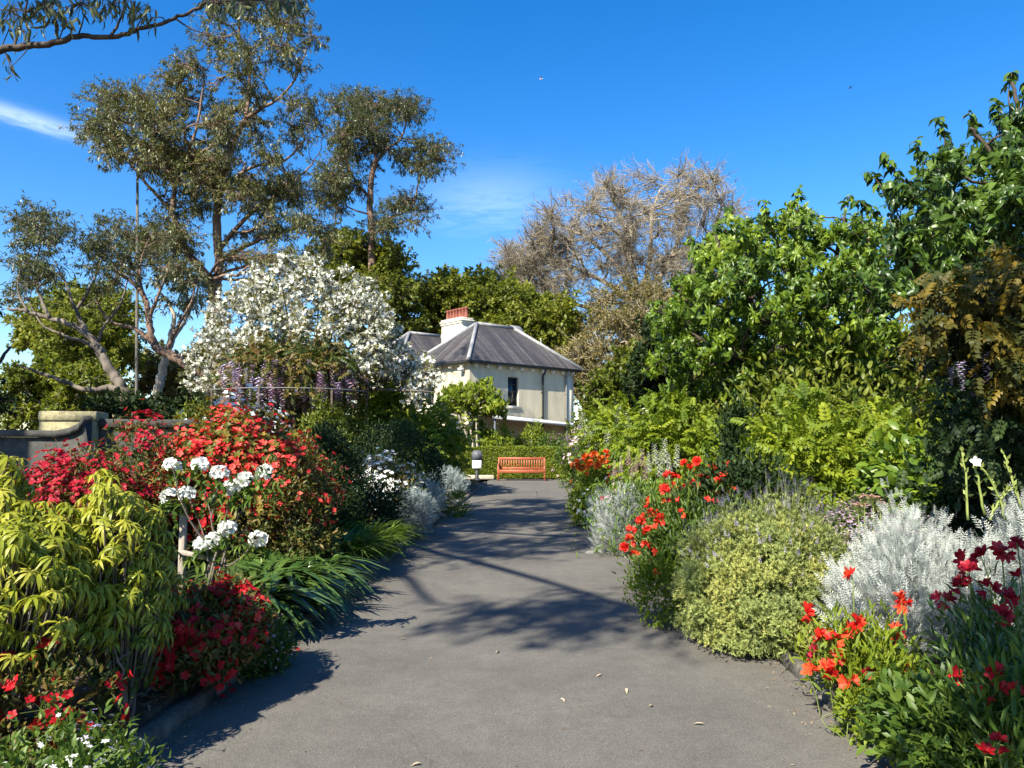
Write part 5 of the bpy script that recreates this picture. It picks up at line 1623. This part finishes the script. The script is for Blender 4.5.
shrub('dark_column', 'narrow dark shrub standing between two bright wisteria hedges', 'shrub', spec(722, 752, 402, 10.2), (DIAMOND, .09, .035, 'dark_leaf'), 6000, (), (8, .015, 'bark_dark'), None, a=(.5, .8, .5), nclump=150, cr=.07)  # narrow upright mass of dark leaves between the hedges
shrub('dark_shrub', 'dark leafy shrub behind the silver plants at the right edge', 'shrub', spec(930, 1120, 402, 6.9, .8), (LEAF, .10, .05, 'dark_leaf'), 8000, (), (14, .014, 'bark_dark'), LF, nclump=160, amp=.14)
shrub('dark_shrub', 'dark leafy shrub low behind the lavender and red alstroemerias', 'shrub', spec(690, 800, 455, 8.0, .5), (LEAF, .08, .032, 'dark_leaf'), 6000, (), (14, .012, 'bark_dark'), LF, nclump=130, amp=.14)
shrub('leafy_shrub', 'green shrub under the farthest wisteria hedge, behind white spires', 'shrub', spec(600, 690, 445, 15.0, .6), (LEAF, .09, .035, 'herb_leaf'), 4500, (), (12, .012, 'bark_dark'), LF, nclump=110, amp=.14)
shrub('broad_bush', 'olive bush high behind the widest wisteria hedge, below leafy trees', 'shrub', spec(700, 960, 372, 12.5, .8), (LEAF, .14, .06, 'ever_leaf'), 6500, (), (18, .025, 'bark_dark'), None, nclump=150, amp=.14)

# bronze wisteria on a tripod of canes near the right edge
def bronze():
    Y = 5.4
    c = at(1010, 300, Y)
    z0 = gz(c.x, Y)
    c0 = c.copy(); c = c + Vector((.85, .0, 0))
    cn = thing('cane_arbour', 'dark timber arbour posts under the bronze wisteria at the right edge', 'arbour', (c.x + .1, Y + .3, z0))
    zt = at(1010, 285, Y).z
    for dx, dy in ((-.15, .1), (.75, 0), (-.15, 1.0), (.75, 1.0)):
        b = MB(); b.bbox((c.x + .1 + dx, Y + .3 + dy, (z0 + zt) / 2), (.09, .09, zt - z0), .01); b.build('post', M['bark_dark'], cn)
    for dy in (.1, 1.0):
        b = MB(); b.bbox((c.x + .4, Y + .3 + dy, zt + .04), (1.3, .06, .08), .01); b.build('beam', M['bark_dark'], cn)
    c = c0
    w = thing('bronze_wisteria', 'bronze leaved wisteria with lilac tassels hanging over the right border', 'climber', (c.x, Y, z0))
    mb = MB()
    sp = crown_spots([(905, 320), (925, 290), (960, 272), (1000, 262), (1060, 255), (1080, 330), (1060, 400), (1010, 390), (985, 370), (960, 345), (935, 350)], Y, 1.3, 62, .12)
    for q in sp:
        n = 16
        P = np.array(tuple(q)) + rng.normal(size=(n, 3)) * .09
        mb.scatter(PINNATE, P, rng.normal(size=(n, 3)) * .7 + np.array([-.3, -.2, -.35]), rng.normal(size=(n, 3)) * .4 + np.array([0, 0, 1]), rng.uniform(.10, .16, n), .14, np.clip(rng.random(n) * .7 + .3 * random.random(), 0, 1))
    mb.build('foliage', M['bronze_leaf'], w)
    mb = MB()
    sp2 = crown_spots([(965, 285), (1000, 262), (1070, 255), (1090, 470), (1000, 480), (940, 440), (950, 370)], Y + .25, 1.1, 80, .1)
    for q in sp2:
        n = 20; P = np.array(tuple(q)) + rng.normal(size=(n, 3)) * .1
        mb.scatter(PINNATE, P, rng.normal(size=(n, 3)) * .7 + np.array([0, 0, -.3]), rng.normal(size=(n, 3)) * .4 + np.array([0, 0, 1]), .13, .13)
    mb.build('green_foliage', M['dark_leaf'], w)
    sb = MB()
    pts = [tuple(q) for q in sp[:26]]
    hub = np.array([c.x + .3, Y + .5, zt])
    for q in pts: sb.tube(smooth_path([hub + rng.normal(size=3) * .1, (hub + np.array(q)) / 2 + rng.normal(size=3) * .06, q], 4, .01), np.linspace(.012, .004, 9), 5, cap=False)
    sb.tube(smooth_path([(c.x + .5, Y + .5, z0), (c.x + .42, Y + .45, z0 + 1), tuple(hub)], 5, .02), np.linspace(.05, .025, 11), 8)
    sb.build('stems', M['bark_dark'], w, True)
    for (px, py, L, d) in ((960, 362, .20, -.25), (985, 352, .24, -.2), (972, 366, .22, -.1), (1004, 362, .16, -.2), (950, 368, .13, -.2), (1012, 380, .18, 0), (996, 376, .2, .1)):
        q = np.array(tuple(at(px, py, Y + d))); b = MB()
        b.scatter(RACEME, [q, q + (.01, 0, .01)], [(.05, 0, -1), (-.03, 0.02, -1)], [(1, 0, 0), (0, 1, 0)], L, L * .85, np.array([.3, .8])); b.build('tassel', M['lilac_petal'], w)


bronze()

# ---- lavender mound
def lavender():
    sp = spec(688, 842, 534, 6.25, .58)
    d = Dome(amp=.17, **sp)
    r = thing('lavender_bush', 'round yellow green lavender mound overhanging the right kerb', 'shrub', (d.x, d.y, d.z0))
    d.z0 = .02; d.h += .1; d.c[2] = d.z0 + d.h * .42; d.r[2] = d.h * .6
    mb = MB(); leaves(mb, d, 30000, TUFTN, .050, .028, (.8, .75, .28), 420, .05, (.78, 1.08), -.75, .6, rw=.22); leaves(mb, d, 1500, TUFTN, .06, .08, (.7, .5, .5), 0, .04, (.6, .9), -.7)
    mb.build('foliage', M['lav_leaf'], r)
    sb = MB(); stems(sb, d, 40, .008, .85); sb.build('stems', M['bark_pale'], r, True)
    p, out, _ = d.pts(340, (.98, 1.02), .1, 0, 0, .8)
    al = out * .5 + np.array([0, 0, .8]) + rng.normal(size=p.shape) * .18
    ln = rng.uniform(.08, .30, len(p))
    q = p + unit(al) * ln[:, None]
    st = MB(); st.sticks(p, q, .0018, .0014); st.build('flower_stalks', M['stem'], r)
    fb = MB(); fb.scatter(SPIKE, q - unit(al) * .01, al, rng.normal(size=p.shape), .06, .07); fb.build('flower_spikes', M['lilac_petal'], r)


lavender()

# ---- silver dusty millers
for lab, pl, pr, pt, Y, n, L in (('largest silver white dusty miller, behind the near red alstroemerias', 836, 1000, 550, 5.4, 6000, .10), ('silver white dusty miller at the right edge of the photo', 985, 1110, 524, 5.2, 3800, .10),
                                 ('silver white dusty miller far along the right kerb', 598, 648, 494, 11.2, 2400, .10), ('upright silver white shoots rising behind the largest dusty miller', 868, 935, 518, 5.3, 1500, .075)):
    rt, d = shrub('dusty_miller', lab, 'plant', spec(pl, pr, pt, Y), (FERNY, L, L * 1.0, 'silver_leaf'), n, (), (18, .008, 'silver_green'), SV, a=(.8, .9, .3), nclump=int(n / 14), cr=.05, shell=(.6, 1.14), zmin=-.6, amp=.24)
# ---- mauve statice and pink yarrow behind
shrub('statice', 'mauve flowered haze of small blooms between lavender and dusty miller', 'plant', spec(800, 940, 508, 6.6, .5), (LEAF, .07, .018, 'herb_leaf'), 2600, [('blooms', DAISY, 2600, .016, 'mauve_petal', dict(zmin=.1, nclump=150, cr=.05)), ('pale_blooms', DAISY, 700, .016, 'pink_petal', dict(zmin=.1, nclump=50, cr=.06))],
      (14, .005, 'stem'), None, nclump=80)
def yarrow():
    q = at(868, 560, 6.1); r = thing('yarrow', 'dusty pink flat headed yarrow above the mauve statice', 'plant', (q.x, 6.1, gz(q.x, 6.1)))
    for (px, py) in ((864, 496), (873, 497), (880, 503), (858, 504)):
        q = np.array(tuple(at(px, py, 6.1))); b = MB()
        P = q + rng.normal(size=(46, 3)) * np.array([.028, .028, .008])
        b.scatter(DAISY, P, rng.normal(size=(46, 3)) * .3 + np.array([0, 0, 1]), rng.normal(size=(46, 3)), .018)
        b.sticks(np.repeat([q - (0, 0, .08)], 46, 0), P, .002, .001, .5, 1)
        b.tube([q - (0, 0, .45), q - (0, 0, .08)], .004, 5, .5, 1)
        b.build('flower_head', [M['dusty_pink'], M['stem']], r)


yarrow()

# ---- alstroemerias
AL = 'alstroemerias in the right border'
def alstro(label, sp, n, heads, nf, L, mat, spread, drop, leafmat='herb_leaf', Lf=.085, minor=0, minor_mat=None, a=(.45, .8, .5), zmin=-.7):
    d = Dome(amp=.12, **sp)
    r = thing('alstroemeria', label, 'plant', (d.x, d.y, d.z0), AL)
    mb = MB(); leaves(mb, d, n, LEAF, Lf, Lf * .24, a, 90, .09, (.4, 1.0), zmin); mb.build('foliage', M[leafmat], r)
    sb = MB(); stems(sb, d, 26, .005, .95); sb.build('stems', M['stem'], r, True)
    flower_heads(r, heads, nf, L, mat, spread, drop=drop)
    if minor:
        p, out, _ = d.pts(minor, (.9, 1.08), -.1, 0, 0, .5)
        fb = MB(); fb.scatter(TRUMPET, p, out + rng.normal(size=p.shape) * .4 + np.array([-.1, -.2, .3]), rng.normal(size=p.shape), L * .9); fb.build('small_blooms', M[minor_mat or mat], r)
    return r


Y = 4.7
alstro('near alstroemeria with scarlet trumpets in front of the largest dusty miller', spec(812, 915, 630, Y, .28), 1500,
       [at(px, py, yy_) for px, py, yy_ in ((853, 574, 4.8), (806, 614, 4.7), (856, 624, 4.6), (832, 640, 4.6), (902, 602, 4.7), (898, 632, 4.6), (820, 640, 4.7), (846, 632, 4.65), (827, 668, 4.5), (850, 682, 4.4), (810, 672, 4.6), (842, 655, 4.6))],
       5, .09, 'scarlet_petal', .052, .3, 'lime_leaf', .08, minor=8, minor_mat='crimson_petal')
alstro('dark red alstroemeria at the right edge above the shaded leaves', spec(950, 1100, 600, 4.0, .4), 2200,
       [at(px, py, yy_) for px, py, yy_ in ((970, 572, 4.0), (985, 558, 4.05), (1002, 552, 4.0), (990, 590, 3.9), (1010, 600, 3.85), (1020, 578, 4.0), (965, 560, 4.1), (1003, 615, 3.8), (960, 585, 4.0), (1018, 545, 4.1), (942, 600, 4.0))],
       5, .08, 'crimson_petal', .048, .3, 'strap_leaf')
alstro('lowest alstroemeria with a few red buds in the bottom right corner', spec(955, 1110, 690, 3.35, .35), 2600,
       [at(px, py, yy_) for px, py, yy_ in ((958, 675, 3.4), (995, 672, 3.35), (1000, 690, 3.3), (984, 695, 3.3), (1015, 692, 3.3), (998, 742, 3.05), (985, 754, 3.05), (1016, 690, 3.2))],
       3, .06, 'red_petal', .03, .25, 'herb_leaf', .085)
Y = 8.2
alstro('bushy orange red alstroemeria beyond the lavender on the right kerb', spec(632, 758, 480, Y, .6), 12000,
       [at(px, py, Y + random.uniform(-.5, .4)) for px, py in ((640, 520), (652, 512), (662, 500), (630, 540), (648, 532), (636, 555), (625, 548), (660, 520), (690, 470), (700, 478), (712, 468), (720, 480), (706, 492), (690, 500), (715, 495), (728, 474), (676, 478), (668, 476), (645, 545), (655, 560), (695, 485), (665, 490), (730, 466), (738, 480), (722, 488), (685, 464), (698, 462), (672, 530), (655, 575), (632, 530))],
       5, .10, 'scarlet_petal', .05, .4, minor=60, minor_mat='scarlet_petal')
shrub('ground_herb', 'yellow flecked low herb at the kerb before the bushy orange red alstroemeria', 'plant', spec(630, 690, 556, 6.9, .3), (LEAF, .05, .022, 'lime_leaf'), 1800, (), (10, .004, 'stem'), None, nclump=70)
alstro('farthest alstroemeria with orange flowers beside the end of the path', spec(572, 620, 466, 15.2, .5), 3000,
       [at(px, py, 14.9 + random.uniform(-.3, .3)) for px, py in ((578, 462), (586, 458), (594, 456), (602, 459), (608, 463), (590, 463), (598, 465), (582, 468), (606, 454), (574, 466))],
       7, .13, 'orange_petal', .08, .4, 'lime_leaf', .12, minor=16)
def right_spires():
    q = at(650, 470, 11.2); r = thing('white_spires', 'white flower spires standing left of the bushy orange red alstroemeria', 'plant', (q.x, 11.2, gz(q.x, 11.2)))
    tall_blooms(r, [at(px, py - 6, 9.9) for px, py in ((655, 449), (664, 444), (660, 456), (649, 458), (670, 459), (676, 450), (668, 462))], .38, 'white_petal', .9, RACEME)
    tall_blooms(r, [at(px, py - 4, 10.6) for px, py in ((628, 450), (636, 459), (641, 452), (621, 460), (614, 464), (632, 464), (645, 462))], .34, 'pink_petal', .9, RACEME)
    b = MB(); n = 1800; P = np.stack([q.x + rng.normal(size=n) * .42, 11.2 + rng.normal(size=n) * .35, gz(q.x, 11.2) + rng.random(n) * 1.05], 1)
    b.scatter(LEAF, P, rng.normal(size=(n, 3)) * .5 + np.array([0, 0, .8]), rng.normal(size=(n, 3)) + np.array([0, 0, 1]), .12, .025); b.build('foliage', M['grass_leaf'], r)


right_spires()
RB = 'mixed plants beside the end of the path on the right'
shrub('flowering_shrub', 'pink and cream flowered shrub at the right end of the clipped hedge', 'shrub', spec(556, 600, 432, 27.0, 1.0), (LEAF, .13, .05, 'herb_leaf'), 2600, [('blooms', AZALEA, 120, .13, 'pink_petal', dict(nclump=40, cr=.1))], (12, .015, 'bark_dark'), RB, nclump=80)
shrub('flowering_shrub', 'yellow green bush below the farthest orange alstroemeria at the kerb', 'shrub', spec(572, 604, 486, 14.6, .4), (LEAF, .09, .035, 'lime_leaf'), 2200, [('blooms', DAISY, 60, .06, 'white_petal', {})], (12, .01, 'bark_dark'), RB, nclump=70)
shrub('flowering_shrub', 'pink spotted leafy bush between silver dusty miller and white spires', 'shrub', spec(600, 665, 468, 13.0, .6), (LEAF, .09, .035, 'herb_leaf'), 3200, [('blooms', AZALEA, 90, .08, 'pink_petal', dict(nclump=30, cr=.08)), ('red_blooms', AZALEA, 40, .08, 'crimson_petal', dict(nclump=14, cr=.08))], (12, .01, 'bark_dark'), RB, nclump=90)
shrub('silver_shrub', 'dusty grey bush right beside the far dusty miller on kerb', 'shrub', spec(588, 618, 492, 13.6), (FERNY, .14, .11, 'silver_green'), 900, (), (12, .008, 'bark_pale'), SV, a=(.6, .8, .5), nclump=0)
strappy('agapanthus_clump', 'grassy clump with upright leaves behind the bushy orange red alstroemeria', 'plant', spec(665, 710, 462, 9.6), 240, .95, .03, 'grass_leaf', GR, BLADE, .35, .5)
# pale kangaroo-paw-like shoots at the right
def shoots():
    q = at(990, 520, 5.2); r = thing('pale_shoots', 'pale green upright shoots with buds in front of the bronze wisteria', 'plant', (q.x, 5.2, gz(q.x, 5.2)))
    for pts in (((985, 515), (976, 470), (970, 440)), ((1006, 520), (996, 490), (978, 462)), ((968, 520), (966, 480), (962, 452)), ((1022, 510), (1012, 480), (1004, 455)), ((990, 520), (1000, 500), (1012, 488))):
        P = smooth_path([at(*p_, 5.2) for p_ in pts], 5, .003)
        b = MB(); b.tube(P, np.linspace(.009, .005, len(P)), 6)
        k = len(P[2:]); b.scatter(DIAMOND, np.repeat(P[2:], 2, 0), rng.normal(size=(k * 2, 3)) * .5 + np.array([0, 0, .8]), rng.normal(size=(k * 2, 3)), .05, .022)
        b.build('shoot', M['stem_pale'], r)
    b = MB(); q = at(975, 462, 5.15); b.scatter(AZALEA, [tuple(q)], [(0, -1, .3)], [(1, 0, 0)], .07); b.build('bloom', M['white_petal'], r)


shoots()
shrub('green_herb', 'mid green leafy herb on the right kerb in the bottom right corner', 'plant', spec(880, 1000, 690, 3.75, .34), (LEAF, .065, .032, 'herb_leaf'), 3400, (), (18, .005, 'stem'), None, a=(.6, .4, .6), nclump=110)
shrub('green_herb', 'yellow flecked small herb on the right kerb below scarlet trumpets', 'plant', spec(836, 872, 690, 4.3, .15), (LEAF, .045, .02, 'lime_leaf'), 700, (), (8, .004, 'stem'), None, nclump=40)
# ================================================================== GROUND COVER, LITTER, BIRDS
def cover():
    # low dark leaves filling the beds between the plants
    for nm, x0, x1, mat in (('ground_cover', -9.5, -2.25, 'azalea_leaf'), ('ground_cover', 1.95, 8.5, 'herb_leaf')):
        mb = MB(); n = 20000
        y = 1.5 + rng.random(n) ** 1.3 * 26; x = np.where(x0 < -3, x1 - rng.random(n) ** 1.4 * (x1 - x0), x0 + rng.random(n) ** 1.4 * (x1 - x0))
        keep = (np.sin(x * 2.1 + y * .7) + np.sin(y * 1.9 - x * .8) > -.5) & ~((x < -2) & (y < 3.6))
        x, y = x[keep], y[keep]; n = len(x)
        z = np.array([gz(a, b) for a, b in zip(x, y)]) + rng.random(n) * .14
        mb.scatter(LEAF, np.stack([x, y, z], 1), rng.normal(size=(n, 3)) + np.array([0, 0, .6]), rng.normal(size=(n, 3)) * .5 + np.array([0, 0, 1]), rng.uniform(.05, .11, n), .035)
        tag(mb.build(nm, M[mat]), kind='stuff')
    mb = MB(); n = 5000
    x = np.where(rng.random(n) < .8, -2.2 - rng.random(n) ** 1.5 * 3, 1.95 + rng.random(n) * 2); y = 1.8 + rng.random(n) * 5
    z = np.array([gz(a, b) for a, b in zip(x, y)]) + .005 + rng.random(n) * .012
    mb.scatter(LEAF, np.stack([x, y, z], 1), rng.normal(size=(n, 3)) * np.array([1, 1, .15]), rng.normal(size=(n, 3)) * .3 + np.array([0, 0, 1]), rng.uniform(.03, .075, n), .02)
    tag(mb.build('leaf_litter', M['litter']), kind='stuff')
    mb = MB(); n = 2400
    sd = rng.random(n) < .5; w = rng.exponential(.085, n)
    x = np.where(sd, -2.02 + w, 1.72 - w); y = 2 + rng.random(n) * 16
    k = 160; x[:k] = rng.uniform(-1.9, 1.6, k); y[:k] = 2.5 + rng.random(k) * 16
    mb.scatter(LEAF, np.stack([x, y, np.full(n, .006)], 1), rng.normal(size=(n, 3)) * np.array([1, 1, .1]), rng.normal(size=(n, 3)) * .2 + np.array([0, 0, 1]), rng.uniform(.008, .03, n), .008)
    tag(mb.build('path_debris', M['litter']), kind='stuff')


cover()
tf = solid('fallen_leaf_tan', (.30, .22, .12), (.5, .42, .3), 20, .7)
for px, py in ((650, 708), (631, 582), (604, 590), (626, 690), (602, 676), (496, 654), (421, 765), (560, 700), (705, 726), (400, 640)):
    ray = CROT @ Vector(((px - 512) / F, -(py - 384) / F, -1)); t = -CAM.z / ray.z; q = CAM + ray * t
    b = MB(); b.scatter(LEAF, [(0, 0, 0)], [(rng.normal(), rng.normal(), 0.02)], [(0, .1, 1)], random.uniform(.04, .08), .022)
    o = b.build('fallen_leaf', tf); o.location = (q.x, q.y, .012)
    tag(o, 'single dry tan leaf lying flat on the grey asphalt path', 'leaf', 'fallen leaves on the path')
for px, py in ((264, 676), (262, 672), (248, 650), (297, 652), (228, 688), (232, 694), (222, 700)):
    ray = CROT @ Vector(((px - 512) / F, -(py - 384) / F, -1)); t = -CAM.z / ray.z; q = CAM + ray * t
    b = MB(); b.scatter(AZALEA, [(0, 0, 0)], [(.2, 0, 1)], [(1, 0, 0)], .055, None)
    o = b.build('fallen_flower', M['red_petal']); o.location = (q.x, q.y, .014)
    tag(o, 'fallen red azalea flower lying beside the left kerb', 'flower', 'fallen azalea flowers')
for lab, px, py, Y, c in (('white bird high in the sky above the house chimney', 541, 79, 90, (.75, .75, .75)), ('dark bird high in the sky above the right trees', 850, 88, 110, (.05, .05, .05))):
    q = at(px, py, Y)
    r = thing('flying_bird', lab, 'bird', tuple(q), 'birds in the sky')
    m = solid('plumage', c, None)
    b = MB(); b.tube([q + Vector((-.22, 0, -.02)), q + Vector((-.12, 0, 0)), q + Vector((.05, 0, .01)), q + Vector((.2, 0, .04)), q + Vector((.27, 0, .03))], [.01, .05, .07, .045, .01], 8)
    b.add([q + Vector((-.2, -.05, 0)), q + Vector((-.2, .05, 0)), q + Vector((-.36, .07, -.02)), q + Vector((-.36, -.07, -.02))], [[(0, 1, 2, 3)]])
    b.build('body', m, r, True)
    for s in (-1, 1):
        b = MB(); V = [q + Vector(v) for v in ((.1, s * .04, .03), (-.08, s * .04, .03), (-.02, s * .32, .16), (.09, s * .3, .17), (-.12, s * .6, .1))]
        b.add(V, [[(0, 1, 2, 3)], [(3, 2, 4)]]); b.build('wing', m, r)
